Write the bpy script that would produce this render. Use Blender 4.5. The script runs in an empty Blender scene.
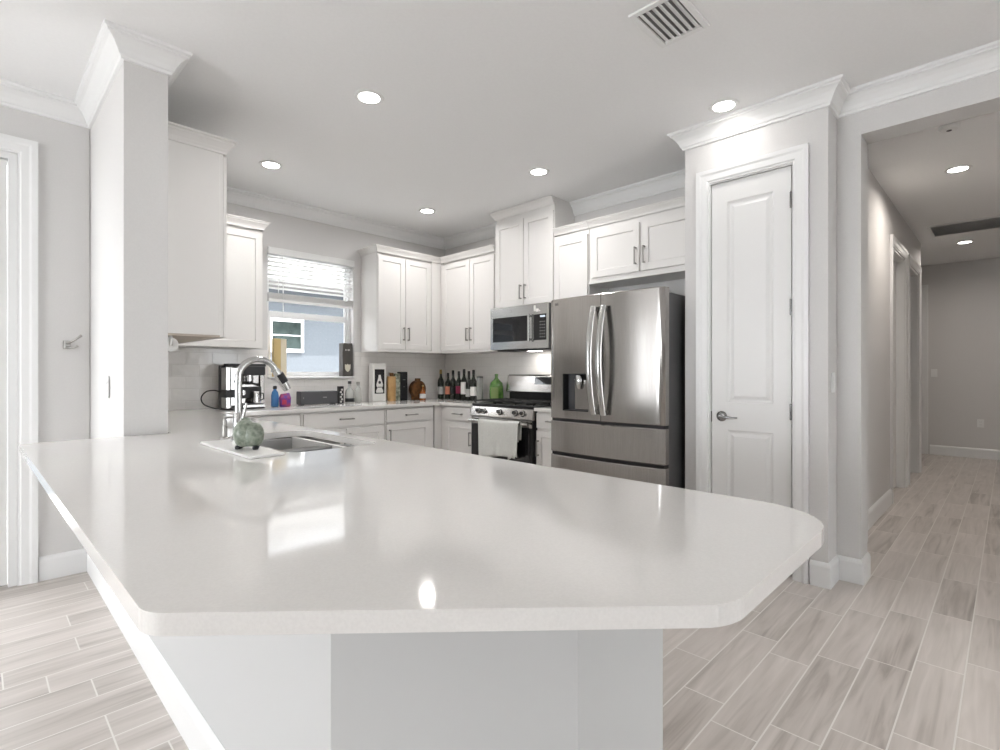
import bpy, bmesh, math, random
from mathutils import Vector, Matrix

random.seed(7)
SC = bpy.context.scene
COL = SC.collection
PI = math.pi

# ------------------------------------------------------------ camera
cam_d = bpy.data.cameras.new('camera')
cam = bpy.data.objects.new('camera', cam_d)
COL.objects.link(cam)
cam.location = (0, 0, 1.22)
cam.rotation_euler = (PI / 2, 0, math.radians(44.532 - 90))
cam_d.sensor_width = 36
cam_d.lens = 518.4 / 1000 * 36
cam_d.shift_y = -0.002
cam_d.clip_start = 0.05
cam_d.clip_end = 200
SC.camera = cam

# ------------------------------------------------------------ world, sun, daylight, exposure
SC.view_settings.view_transform = 'Standard'
SC.view_settings.look = 'None'
SC.view_settings.gamma = 1
SC.view_settings.use_curve_mapping = False
SC.view_settings.exposure = 0.72
w = bpy.data.worlds.new('sky')
SC.world = w
w.use_nodes = True
bg = w.node_tree.nodes['Background']
bg.inputs[0].default_value = (0.93, 0.965, 1.0, 1)
bg.inputs[1].default_value = 5.5

sun_d = bpy.data.lights.new('sun', 'SUN')
sun_d.energy = 5.0
sun_d.angle = 0.01
sun_d.color = (1, 0.97, 0.93)
sun = bpy.data.objects.new('sun', sun_d)
COL.objects.link(sun)
sun.location = (2, -6, 12)
sun.rotation_euler = Vector((-0.12, 0.50, -1.0)).to_track_quat('-Z', 'Y').to_euler()


def area(name, loc, direction, sx, sy, power, color=(1, 1, 1), spread=180):
    d = bpy.data.lights.new(name, 'AREA')
    d.shape = 'RECTANGLE'
    d.size = sx
    d.size_y = sy
    d.energy = power
    d.color = color
    d.spread = math.radians(spread)
    o = bpy.data.objects.new(name, d)
    COL.objects.link(o)
    o.location = loc
    o.rotation_euler = Vector(direction).to_track_quat('-Z', 'Y').to_euler()
    return o


# added lamp for west-opening daylight, tilted up to brighten the ceiling
area('daylight_fill_west', (-4.9, 1.95, 1.10), (1, 0, 1.4), 3.8, 1.9, 34, (0.985, 0.99, 1.0))


# ------------------------------------------------------------ materials
def mat(name, col, rough=0.5, metal=0.0, spec=0.5, emit=None, estr=0.0, trans=0.0, ior=1.45,
        coat=0.0, aniso=0.0):
    m = bpy.data.materials.new(name)
    m.use_nodes = True
    b = m.node_tree.nodes['Principled BSDF']
    b.inputs['Base Color'].default_value = (*col, 1)
    b.inputs['Roughness'].default_value = rough
    b.inputs['Metallic'].default_value = metal
    b.inputs['Specular IOR Level'].default_value = spec
    b.inputs['IOR'].default_value = ior
    b.inputs['Transmission Weight'].default_value = trans
    b.inputs['Coat Weight'].default_value = coat
    b.inputs['Anisotropic'].default_value = aniso
    if emit:
        b.inputs['Emission Color'].default_value = (*emit, 1)
        b.inputs['Emission Strength'].default_value = estr
    return m


def nodes(m):
    return m.node_tree.nodes, m.node_tree.links, m.node_tree.nodes['Principled BSDF']


def noise_col(m, c1, c2, scale=8.0, detail=3.0, stretch=(1, 1, 1), bump=0.0, pos=(0.35, 0.65), dist=0.002):
    """mottle a material between two colours, optional bump"""
    N, L, b = nodes(m)
    tc = N.new('ShaderNodeTexCoord')
    mp = N.new('ShaderNodeMapping')
    mp.inputs['Scale'].default_value = stretch
    nz = N.new('ShaderNodeTexNoise')
    nz.inputs['Scale'].default_value = scale
    nz.inputs['Detail'].default_value = detail
    rp = N.new('ShaderNodeValToRGB')
    rp.color_ramp.elements[0].position = pos[0]
    rp.color_ramp.elements[1].position = pos[1]
    rp.color_ramp.elements[0].color = (*c1, 1)
    rp.color_ramp.elements[1].color = (*c2, 1)
    L.new(tc.outputs['Object'], mp.inputs[0])
    L.new(mp.outputs[0], nz.inputs['Vector'])
    L.new(nz.outputs['Fac'], rp.inputs[0])
    L.new(rp.outputs[0], b.inputs['Base Color'])
    if bump:
        bp = N.new('ShaderNodeBump')
        bp.inputs['Strength'].default_value = bump
        bp.inputs['Distance'].default_value = dist
        L.new(nz.outputs['Fac'], bp.inputs['Height'])
        L.new(bp.outputs[0], b.inputs['Normal'])
    return m


M = {}
M['wall'] = noise_col(mat('wall paint', (0.60, 0.59, 0.57), 0.75, spec=0.25), (0.68, 0.667, 0.655), (0.695, 0.682, 0.67), 120, 2, bump=0.05)
M['ceiling'] = noise_col(mat('ceiling paint', (0.8, 0.8, 0.79), 0.9, spec=0.1), (0.885, 0.885, 0.885), (0.90, 0.90, 0.90), 60, 3, bump=0.04)
M['trim'] = mat('white trim paint', (0.83, 0.83, 0.825), 0.35)
M['cab'] = mat('white cabinet lacquer', (0.79, 0.772, 0.75), 0.38)
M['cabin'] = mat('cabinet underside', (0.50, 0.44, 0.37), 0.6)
M['quartz'] = noise_col(mat('white quartz', (0.78, 0.765, 0.74), 0.07, spec=0.6), (0.77, 0.75, 0.725), (0.80, 0.78, 0.755), 220, 2)
M['steel'] = noise_col(mat('stainless steel', (0.45, 0.44, 0.42), 0.17, metal=1.0), (0.41, 0.395, 0.38), (0.45, 0.435, 0.42), 40, 2, (6, 6, 0.15))
M['steel_lt'] = mat('bright stainless', (0.52, 0.52, 0.51), 0.2, metal=1.0)
M['sinksteel'] = mat('brushed sink steel', (0.36, 0.36, 0.355), 0.3, metal=1.0)
M['chrome'] = mat('polished chrome', (0.85, 0.85, 0.86), 0.06, metal=1.0)
M['nickel'] = mat('brushed nickel', (0.36, 0.35, 0.33), 0.35, metal=1.0)
M['black'] = mat('black enamel', (0.012, 0.012, 0.013), 0.3)
M['blackglass'] = mat('black glass', (0.01, 0.01, 0.011), 0.05, spec=0.6)
M['iron'] = mat('cast iron', (0.02, 0.02, 0.02), 0.55)
M['plastic_b'] = mat('black plastic', (0.02, 0.02, 0.022), 0.45)
M['charcoal'] = mat('charcoal grey plastic', (0.07, 0.07, 0.075), 0.5)
M['greyside'] = mat('dark grey enamel', (0.09, 0.09, 0.092), 0.45)
M['white'] = mat('white plastic', (0.82, 0.82, 0.81), 0.4)
M['slat'] = mat('white blind slat', (0.80, 0.80, 0.79), 0.5)
M['lens'] = mat('lamp lens', (1, 1, 1), 0.5, emit=(1, 0.97, 0.92), estr=12)
M['glass'] = mat('clear glass', (1, 1, 1), 0.0, trans=1.0, ior=1.45)
M['pane'] = mat('window pane', (1, 1, 1), 0.0, trans=1.0, ior=1.01)
M['wine'] = mat('dark wine bottle glass', (0.012, 0.016, 0.010), 0.08, spec=0.7)
M['green'] = noise_col(mat('green bottle glass', (0.10, 0.22, 0.05), 0.1, spec=0.7), (0.04, 0.12, 0.02), (0.16, 0.32, 0.08), 14)
M['paper_w'] = mat('white paper', (0.80, 0.79, 0.76), 0.6)
M['paper_g'] = mat('grey label paper', (0.45, 0.45, 0.43), 0.6)
M['paper_r'] = mat('burgundy label paper', (0.22, 0.02, 0.06), 0.6)
M['paper_o'] = mat('salmon label paper', (0.65, 0.25, 0.16), 0.6)
M['foil_b'] = mat('black foil capsule', (0.02, 0.02, 0.02), 0.35)
M['foil_g'] = mat('gold foil', (0.42, 0.30, 0.12), 0.35, metal=0.6)
M['tan'] = noise_col(mat('tan cork wood', (0.55, 0.33, 0.13), 0.5), (0.50, 0.30, 0.12), (0.62, 0.38, 0.17), 10)
M['brown'] = noise_col(mat('brown leather', (0.18, 0.07, 0.02), 0.5), (0.07, 0.03, 0.008), (0.20, 0.085, 0.025), 25)
M['amber'] = mat('amber spirit', (0.30, 0.08, 0.01), 0.1, spec=0.7)
M['box_w'] = mat('white carton', (0.82, 0.81, 0.78), 0.45)
M['box_b'] = mat('black carton', (0.012, 0.012, 0.014), 0.4)
M['box_g'] = mat('dark grey carton', (0.085, 0.078, 0.072), 0.5)
M['box_gr'] = noise_col(mat('greyish green carton', (0.3, 0.32, 0.24), 0.5), (0.12, 0.13, 0.09), (0.50, 0.52, 0.42), 30)
M['shield'] = mat('pale gold label', (0.66, 0.63, 0.52), 0.5)
M['beige'] = mat('beige card', (0.60, 0.46, 0.22), 0.6)
M['cream'] = mat('cream card', (0.75, 0.68, 0.52), 0.6)
M['blue'] = mat('blue soap bottle', (0.06, 0.20, 0.45), 0.2)
M['purple'] = noise_col(mat('purple pack', (0.20, 0.04, 0.30), 0.35), (0.09, 0.03, 0.28), (0.32, 0.03, 0.12), 30, 1)
M['towel'] = noise_col(mat('pale towel cloth', (0.66, 0.66, 0.63), 0.95, spec=0.1), (0.60, 0.61, 0.58), (0.72, 0.72, 0.69), 160, 3, bump=0.6)
M['speckle'] = noise_col(mat('speckled grey green glaze', (0.3, 0.35, 0.28), 0.3), (0.15, 0.18, 0.14), (0.30, 0.33, 0.27), 70, 4, bump=0.1)
M['display'] = mat('dim display', (0.02, 0.02, 0.02), 0.1, emit=(0.8, 0.9, 1.0), estr=0.6)
M['greylet'] = mat('grey print', (0.30, 0.30, 0.30), 0.5)
M['liteprint'] = mat('light print', (0.62, 0.61, 0.58), 0.5)
M['ventgrey'] = mat('shaded duct grey', (0.22, 0.22, 0.22), 0.6)
M['darkchrome'] = mat('dark polished nickel', (0.30, 0.30, 0.30), 0.12, metal=1.0)
M['rubber'] = mat('black rubber cable', (0.015, 0.015, 0.015), 0.5)
M['paperroll'] = mat('paper towel', (0.85, 0.84, 0.82), 0.9, spec=0.1)
M['mat'] = mat('white silicone', (0.84, 0.83, 0.81), 0.3)
M['doorpaint'] = mat('white door paint', (0.80, 0.795, 0.785), 0.38)
M['void'] = mat('dark gap', (0.02, 0.02, 0.02), 0.9)
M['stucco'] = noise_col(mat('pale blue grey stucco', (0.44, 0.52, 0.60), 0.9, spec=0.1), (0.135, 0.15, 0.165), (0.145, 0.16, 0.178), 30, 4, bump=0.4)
M['roof'] = mat('grey roof tile', (0.30, 0.29, 0.28), 0.8)
M['ndark'] = noise_col(mat('dark green window glass', (0.06, 0.09, 0.08), 0.15, spec=0.2), (0.02, 0.028, 0.026), (0.06, 0.08, 0.075), 3)
M['paving'] = noise_col(mat('pale paving', (0.45, 0.44, 0.42), 0.9), (0.42, 0.41, 0.39), (0.48, 0.47, 0.45), 12)


# wood-look porcelain planks, long side along +x
def floor_material():
    m = mat('wood look plank tile', (0.5, 0.46, 0.42), 0.32)
    N, L, b = nodes(m)

    def math_(op, a=None, c=None):
        n = N.new('ShaderNodeMath')
        n.operation = op
        for i, v in enumerate((a, c)):
            if v is None:
                continue
            if isinstance(v, (int, float)):
                n.inputs[i].default_value = v
            else:
                L.new(v, n.inputs[i])
        return n.outputs[0]
    tc = N.new('ShaderNodeTexCoord')
    sp = N.new('ShaderNodeSeparateXYZ')
    L.new(tc.outputs['Object'], sp.inputs[0])
    PW, PL = 0.155, 0.62
    yy = math_('DIVIDE', math_('ADD', sp.outputs[1], 50 * PW + 0.02), PW)
    row = math_('FLOOR', yy)
    fy = math_('FRACT', yy)
    off = N.new('ShaderNodeTexWhiteNoise')
    off.noise_dimensions = '1D'
    L.new(row, off.inputs['W'])
    thirds = math_('MULTIPLY', math_('FLOOR', math_('MULTIPLY', off.outputs['Value'], 5.0)), 0.2)
    xx = math_('ADD', math_('DIVIDE', math_('ADD', sp.outputs[0], 30.0), PL), thirds)
    colm = math_('FLOOR', xx)
    fx = math_('FRACT', xx)
    # grout mask
    gy = math_('MINIMUM', fy, math_('SUBTRACT', 1.0, fy))
    gx = math_('MINIMUM', fx, math_('SUBTRACT', 1.0, fx))
    gy2 = math_('LESS_THAN', gy, 0.0026 / PW)
    gx2 = math_('LESS_THAN', gx, 0.0026 / PL)
    grout = math_('MAXIMUM', gy2, gx2)
    cmb = N.new('ShaderNodeCombineXYZ')
    L.new(row, cmb.inputs[0])
    L.new(colm, cmb.inputs[1])
    rnd = N.new('ShaderNodeTexWhiteNoise')
    rnd.noise_dimensions = '2D'
    L.new(cmb.outputs[0], rnd.inputs['Vector'])
    # grain
    shift = N.new('ShaderNodeVectorMath')
    shift.operation = 'SCALE'
    L.new(rnd.outputs['Color'], shift.inputs[0])
    shift.inputs['Scale'].default_value = 9.0
    add = N.new('ShaderNodeVectorMath')
    add.operation = 'ADD'
    L.new(tc.outputs['Object'], add.inputs[0])
    L.new(shift.outputs[0], add.inputs[1])
    mp = N.new('ShaderNodeMapping')
    mp.inputs['Scale'].default_value = (1.6, 22.0, 1.0)
    L.new(add.outputs[0], mp.inputs[0])
    g1 = N.new('ShaderNodeTexNoise')
    g1.inputs['Scale'].default_value = 1.0
    g1.inputs['Detail'].default_value = 6.0
    g1.inputs['Distortion'].default_value = 1.2
    L.new(mp.outputs[0], g1.inputs['Vector'])
    mp2 = N.new('ShaderNodeMapping')
    mp2.inputs['Scale'].default_value = (1.3, 5.0, 1.0)
    L.new(add.outputs[0], mp2.inputs[0])
    g2 = N.new('ShaderNodeTexNoise')
    g2.inputs['Scale'].default_value = 1.0
    g2.inputs['Detail'].default_value = 3.0
    L.new(mp2.outputs[0], g2.inputs['Vector'])
    val = math_('ADD', math_('MULTIPLY', g1.outputs['Fac'], 0.55), math_('MULTIPLY', g2.outputs['Fac'], 0.40))
    val = math_('ADD', val, math_('MULTIPLY', rnd.outputs['Value'], 0.13))
    rp = N.new('ShaderNodeValToRGB')
    e = rp.color_ramp.elements
    e[0].position = 0.30
    e[0].color = (0.30, 0.26, 0.23, 1)
    e[1].position = 0.75
    e[1].color = (0.72, 0.66, 0.62, 1)
    e2 = rp.color_ramp.elements.new(0.50)
    e2.color = (0.56, 0.51, 0.47, 1)
    L.new(val, rp.inputs[0])
    mx = N.new('ShaderNodeMixRGB')
    L.new(grout, mx.inputs['Fac'])
    L.new(rp.outputs[0], mx.inputs['Color1'])
    mx.inputs['Color2'].default_value = (0.80, 0.77, 0.73, 1)
    L.new(mx.outputs[0], b.inputs['Base Color'])
    bp = N.new('ShaderNodeBump')
    bp.inputs['Strength'].default_value = 0.5
    bp.inputs['Distance'].default_value = 0.001
    h = math_('SUBTRACT', math_('MULTIPLY', g1.outputs['Fac'], 0.5), grout)
    L.new(h, bp.inputs['Height'])
    L.new(bp.outputs[0], b.inputs['Normal'])
    rr = math_('ADD', math_('MULTIPLY', grout, 0.4), 0.30)
    L.new(rr, b.inputs['Roughness'])
    return m


M['floor'] = floor_material()


# bevelled subway tile; u is the horizontal axis index of the wall
def tile_material(name, u):
    m = mat(name, (0.66, 0.63, 0.59), 0.12, spec=0.6)
    N, L, b = nodes(m)
    tc = N.new('ShaderNodeTexCoord')
    sp = N.new('ShaderNodeSeparateXYZ')
    L.new(tc.outputs['Object'], sp.inputs[0])
    cb = N.new('ShaderNodeCombineXYZ')
    L.new(sp.outputs[u], cb.inputs[0])
    L.new(sp.outputs[2], cb.inputs[1])
    br = N.new('ShaderNodeTexBrick')
    br.inputs['Scale'].default_value = 1.0
    br.inputs['Brick Width'].default_value = 0.205
    br.inputs['Row Height'].default_value = 0.102
    br.inputs['Mortar Size'].default_value = 0.0018
    br.inputs['Mortar Smooth'].default_value = 0.6
    br.inputs['Color1'].default_value = (0.83, 0.805, 0.775, 1)
    br.inputs['Color2'].default_value = (0.85, 0.825, 0.795, 1)
    br.inputs['Mortar'].default_value = (0.74, 0.715, 0.68, 1)
    L.new(cb.outputs[0], br.inputs['Vector'])
    L.new(br.outputs['Color'], b.inputs['Base Color'])
    nz = N.new('ShaderNodeTexNoise')
    nz.inputs['Scale'].default_value = 14
    L.new(tc.outputs['Object'], nz.inputs['Vector'])
    s = N.new('ShaderNodeMath')
    s.operation = 'MULTIPLY_ADD'
    L.new(br.outputs['Fac'], s.inputs[0])
    s.inputs[1].default_value = -1.0
    L.new(nz.outputs['Fac'], s.inputs[2])
    bp = N.new('ShaderNodeBump')
    bp.inputs['Strength'].default_value = 0.5
    bp.inputs['Distance'].default_value = 0.003
    L.new(s.outputs[0], bp.inputs['Height'])
    L.new(bp.outputs[0], b.inputs['Normal'])
    return m


M['tile_x'] = tile_material('glazed wall tile x', 0)
M['tile_y'] = tile_material('glazed wall tile y', 1)


# ------------------------------------------------------------ mesh builder (world coordinates)
class MB:
    def __init__(s):
        s.v, s.f = [], []

    def box(s, x0, x1, y0, y1, z0, z1, F=None):
        p = [(x0, y0, z0), (x1, y0, z0), (x1, y1, z0), (x0, y1, z0), (x0, y0, z1), (x1, y0, z1), (x1, y1, z1), (x0, y1, z1)]
        if F:
            p = [F(*q) for q in p]
        n = len(s.v)
        s.v += [tuple(q) for q in p]
        s.f += [tuple(n + i for i in q) for q in ((0, 3, 2, 1), (4, 5, 6, 7), (0, 1, 5, 4), (1, 2, 6, 5), (2, 3, 7, 6), (3, 0, 4, 7))]
        return s

    def rings(s, rs, cap=True, closed=False):
        """loft rings of equal length"""
        n = len(s.v)
        k = len(rs[0])
        for r in rs:
            s.v += [tuple(q) for q in r]
        R = len(rs)
        for i in range(R if closed else R - 1):
            a, b = n + i * k, n + ((i + 1) % R) * k
            for j in range(k):
                s.f.append((a + j, a + (j + 1) % k, b + (j + 1) % k, b + j))
        if cap and not closed:
            s.f.append(tuple(n + j for j in range(k))[::-1])
            s.f.append(tuple(n + (R - 1) * k + j for j in range(k)))
        return s

    def prism(s, pts, vec):
        vec = Vector(vec)
        a = [Vector(p) for p in pts]
        return s.rings([a, [p + vec for p in a]])

    def tube(s, pts, r, n=10, cap=True):
        pts = [Vector(p) for p in pts]
        rr = r if isinstance(r, (list, tuple)) else [r] * len(pts)
        rs = []
        t0 = (pts[1] - pts[0]).normalized()
        up = Vector((0, 0, 1)) if abs(t0.z) < 0.9 else Vector((1, 0, 0))
        u = t0.cross(up).normalized()
        for i, p in enumerate(pts):
            if i == 0:
                t = pts[1] - pts[0]
            elif i == len(pts) - 1:
                t = pts[-1] - pts[-2]
            else:
                t = (pts[i + 1] - p).normalized() + (p - pts[i - 1]).normalized()
            t.normalize()
            u = (u - t * u.dot(t)).normalized()
            v = t.cross(u)
            rs.append([p + (u * math.cos(2 * PI * j / n) + v * math.sin(2 * PI * j / n)) * rr[i] for j in range(n)])
        return s.rings(rs, cap)

    def lathe(s, c, prof, n=20, axis='z', sx=1.0, sy=1.0):
        rs = []
        for r, h in prof:
            ring = []
            for j in range(n):
                a = 2 * PI * j / n
                ca, sa = r * math.cos(a) * sx, r * math.sin(a) * sy
                if axis == 'z':
                    ring.append((c[0] + ca, c[1] + sa, c[2] + h))
                elif axis == 'x':
                    ring.append((c[0] + h, c[1] + ca, c[2] + sa))
                else:
                    ring.append((c[0] + sa, c[1] + h, c[2] + ca))
            rs.append(ring)
        return s.rings(rs)

    def build(s, name, m, parent=None, bevel=0.0, smooth=None, seg=2, label=None):
        org = Vector((0, 0, 0))
        q = parent
        while q:
            org += q.location
            q = q.parent
        me = bpy.data.meshes.new(name)
        if parent is None and s.v:
            xs, ys, zs = zip(*s.v)
            org = Vector(((min(xs) + max(xs)) / 2, (min(ys) + max(ys)) / 2, min(zs)))
            loc = org
        else:
            loc = Vector((0, 0, 0))
        me.from_pydata([tuple(Vector(v) - org) for v in s.v], [], s.f)
        bm = bmesh.new()
        bm.from_mesh(me)
        bmesh.ops.recalc_face_normals(bm, faces=bm.faces)
        bm.to_mesh(me)
        bm.free()
        me.materials.append(m)
        o = bpy.data.objects.new(name, me)
        COL.objects.link(o)
        o.location = loc
        if parent:
            o.parent = parent
        if smooth is not None:
            for p in me.polygons:
                p.use_smooth = True
            me.set_sharp_from_angle(angle=math.radians(smooth))
        if bevel:
            b = o.modifiers.new('bevel', 'BEVEL')
            b.width = bevel
            b.segments = seg
            b.limit_method = 'ANGLE'
            b.angle_limit = math.radians(40)
        if label:
            o['label'] = label
        return o


def tag(o, label=None, cat=None, group=None, kind=None):
    if label:
        o['label'] = label
    if cat:
        o['category'] = cat
    if group:
        o['group'] = group
    if kind:
        o['kind'] = kind
    return o


def thing(name, loc, label=None, cat=None, group=None, kind=None):
    o = bpy.data.objects.new(name, None)
    o.empty_display_size = 0.1
    COL.objects.link(o)
    o.location = loc
    return tag(o, label, cat, group, kind)


def struct(name, mb, m, bevel=0.0, label=None, cat=None):
    o = mb.build(name, m, None, bevel)
    return tag(o, label, cat, None, 'structure')


def copy_tree(o, parent=None):
    c = o.copy()
    COL.objects.link(c)
    c.parent = parent
    for ch in o.children:
        copy_tree(ch, c)
    return c


def text_part(name, body, size, F, m, parent, depth=0.0006):
    """flat lettering as a mesh; F maps (u, v, w) to world, u right, v up, w out of the surface"""
    cu = bpy.data.curves.new(name, 'FONT')
    cu.body = body
    cu.size = size
    cu.align_x = 'CENTER'
    cu.align_y = 'CENTER'
    cu.extrude = depth
    cu.resolution_u = 3
    tmp = bpy.data.objects.new('tmp', cu)
    COL.objects.link(tmp)
    dg = bpy.context.evaluated_depsgraph_get()
    me = bpy.data.meshes.new_from_object(tmp.evaluated_get(dg))
    bpy.data.objects.remove(tmp)
    b = MB()
    b.v = [tuple(F(*v.co)) for v in me.vertices]
    b.f = [tuple(p.vertices) for p in me.polygons]
    bpy.data.meshes.remove(me)
    return b.build(name, m, parent)


def smooth_path(P, k=6):
    P = [Vector(p) for p in P]
    out = []
    for i in range(len(P) - 1):
        p0, p1, p2, p3 = P[max(i - 1, 0)], P[i], P[i + 1], P[min(i + 2, len(P) - 1)]
        for j in range(k):
            t = j / k
            out.append(0.5 * ((2 * p1) + (p2 - p0) * t + (2 * p0 - 5 * p1 + 4 * p2 - p3) * t * t + (3 * p1 - p0 - 3 * p2 + p3) * t ** 3))
    return out + [P[-1]]


def sweep(path, prof, closed=False):
    """profile (off, z) swept along a 2d path; off goes to the left of travel"""
    P = [Vector(p) for p in path]
    n = len(P)
    rs = []
    for i in range(n):
        def nrm(a, b):
            d = (b - a).normalized()
            return Vector((-d.y, d.x))
        if i == 0:
            off = nrm(P[0], P[1])
        elif i == n - 1:
            off = nrm(P[-2], P[-1])
        else:
            n1, n2 = nrm(P[i - 1], P[i]), nrm(P[i], P[i + 1])
            off = (n1 + n2) / (1 + n1.dot(n2))
        rs.append([(P[i].x + off.x * o, P[i].y + off.y * o, z) for o, z in prof])
    return MB().rings(rs)


H = 2.845          # ceiling
XR, YW = 4.06, 4.94
XP = 3.40          # pantry front
XO = 3.60          # wall with the hall opening
CT = 0.914


def crown_prof(h, s=1.0, top=H):
    p = [(0, -0.115), (0.012, -0.112), (0.016, -0.10), (0.022, -0.095), (0.030, -0.075), (0.045, -0.050), (0.062, -0.032),
         (0.074, -0.026), (0.074, -0.018), (0.086, -0.012), (0.088, 0.0), (0, 0.0)]
    return [(a * s, top + b * s) for a, b in p]


def cab_crown_prof(top, s=0.52):
    p = [(0, -0.12), (0.010, -0.118), (0.012, -0.10), (0.026, -0.075), (0.050, -0.045), (0.060, -0.035), (0.062, -0.02), (0.078, -0.012), (0.080, 0), (0, 0)]
    return [(a * s, top + b * s) for a, b in p]


BASEP = [(0.001, 0.0), (0.016, 0.0), (0.016, 0.118), (0.012, 0.130), (0.006, 0.138), (0.001, 0.142)]

# ------------------------------------------------------------ floor, ceiling
struct('floor', MB().box(-5.1, 11.2, -5.1, 5.09, -0.12, 0.0), M['floor'], label='greyish wood-look plank tile floor', cat='floor')
struct('ceiling', MB().box(-5.1, 11.2, -5.1, 5.09, H, H + 0.2), M['ceiling'], label='smooth white ceiling', cat='ceiling')

# ------------------------------------------------------------ walls
WX0, WX1, WZ0, WZ1 = 1.925, 2.815, 1.185, 2.40
b = MB()
b.box(0.507, WX0, YW, YW + 0.15, 0, H).box(WX1, XR + 0.15, YW, YW + 0.15, 0, H)
b.box(WX0, WX1, YW, YW + 0.15, 0, WZ0).box(WX0, WX1, YW, YW + 0.15, WZ1, H)
struct('wall_window_side', b, M['wall'], label='greige kitchen wall with the window', cat='wall')
struct('wall_range_side', MB().box(XR, XR + 0.15, 1.48, YW, 0, H), M['wall'], label='greige wall behind the range', cat='wall')
b = MB()
b.box(XP, XP + 0.11, 0.735, 0.905, 0, H).box(XP, XP + 0.11, 1.41, 1.577, 0, H).box(XP, XP + 0.11, 0.905, 1.41, 2.464, H)
b.box(XP + 0.11, XR, 1.467, 1.577, 0, H).box(XP + 0.11, XR + 0.5, 0.735, 0.80, 0, H)
struct('wall_pantry', b, M['wall'], label='greige pantry bump-out wall around the narrow door', cat='wall')
b = MB()
b.box(XO, XO + 0.19, 0.614, 0.734, 0, H).box(XO, XO + 0.19, -3.2, 0.614, 2.60, H).box(XO, XO + 0.19, -5.0, -3.2, 0, H)
struct('wall_hall_opening', b, M['wall'], label='greige wall and header around the hallway opening', cat='wall')
# column that ends the kitchen on the left
struct('wall_column', MB().box(0.510, 0.695, 3.05, YW, 0, H), M['wall'], label='greige column wall at the end of the peninsula', cat='wall')
b = MB()
b.box(0.178, 0.506, 4.06, 4.21, 0, H).box(-1.05, 0.178, 4.06, 4.21, 2.48, H).box(-1.25, -1.05, 4.06, 4.21, 0, H)
b.box(-2.6, -1.25, 4.06, 4.21, 0, H).box(-3.3, -2.6, 4.06, 4.21, 2.30, H).box(-3.3, -2.6, 4.06, 4.21, 0, 0.6).box(-5.0, -3.3, 4.06, 4.21, 0, H)
struct('wall_left', b, M['wall'], label='grey wall with the glazed door and robe hook', cat='wall')
b = MB()
b.box(-5.1, -5.0, -5.0, 0.0, 0, H).box(-5.1, -5.0, 3.9, 4.21, 0, H).box(-5.1, -5.0, 0.0, 3.9, 2.45, H)
struct('wall_west', b, M['wall'], label='grey wall with sliding doors behind the viewer', cat='wall')
b = MB()
b.box(-5.0, 0.2, -5.1, -5.0, 0, H).box(1.8, XO + 0.19, -5.1, -5.0, 0, H).box(0.2, 1.8, -5.1, -5.0, 0, 0.8).box(0.2, 1.8, -5.1, -5.0, 2.4, H)
struct('wall_south', b, M['wall'], label='grey wall behind the viewer with the added window opening', cat='wall')

# knee wall of the peninsula
kn = [(0.507, 3.049), (0.507, 0.978), (0.860, 0.625), (1.222, 0.625), (1.222, 0.70), (0.90, 0.70), (0.60, 1.0), (0.60, 3.049)]
struct('wall_peninsula', MB().prism([(x, y, 0) for x, y in kn], (0, 0, CT - 0.030)), mat('knee wall paint', (0.58, 0.58, 0.575), 0.6, spec=0.3),
       label='pale grey knee wall under the peninsula worktop', cat='wall')

# hall
HY = 0.80
b = MB()
b.box(XR + 0.5, 6.10, HY, HY + 0.12, 0, H).box(6.95, 7.25, HY, HY + 0.12, 0, H).box(8.10, 8.35, HY, HY + 0.12, 0, H)
b.box(6.10, 6.95, HY, HY + 0.12, 2.43, H).box(7.25, 8.10, HY, HY + 0.12, 2.43, H)
struct('wall_hall', b, M['wall'], label='greige hallway wall with two doorways', cat='wall')
struct('wall_hall_end', MB().box(10.1, 10.42, -5.0, 5.0, 0, H), M['wall'], label='taupe wall at the far end of the hallway', cat='wall')
struct('wall_hall_right', MB().box(XO + 0.19, 10.1, -1.35, -1.23, 0, H), M['wall'], label='greige right wall of the hallway', cat='wall')
struct('wall_bedroom', MB().box(4.28, 10.1, 3.2, 3.32, 0, H), M['wall'], label='wall of the rooms off the hallway', cat='wall')

r = thing('fill_window', (1.0, -5.05, 0.8), 'added white framed window behind the viewer, letting in fill light', 'window', kind='structure')  # unseen window added to light the surfaces facing south
b = MB()
b.box(0.201, 0.26, -5.09, -5.02, 0.801, 2.399).box(1.74, 1.799, -5.09, -5.02, 0.801, 2.399).box(0.26, 1.74, -5.09, -5.02, 0.801, 0.86).box(0.26, 1.74, -5.09, -5.02, 2.34, 2.399).box(0.975, 1.025, -5.09, -5.02, 0.86, 2.34)
b.build('window_frame', M['trim'], r, 0.003)
MB().box(0.26, 0.975, -5.06, -5.055, 0.86, 2.34).box(1.025, 1.74, -5.06, -5.055, 0.86, 2.34).build('pane', M['pane'], r)

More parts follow.
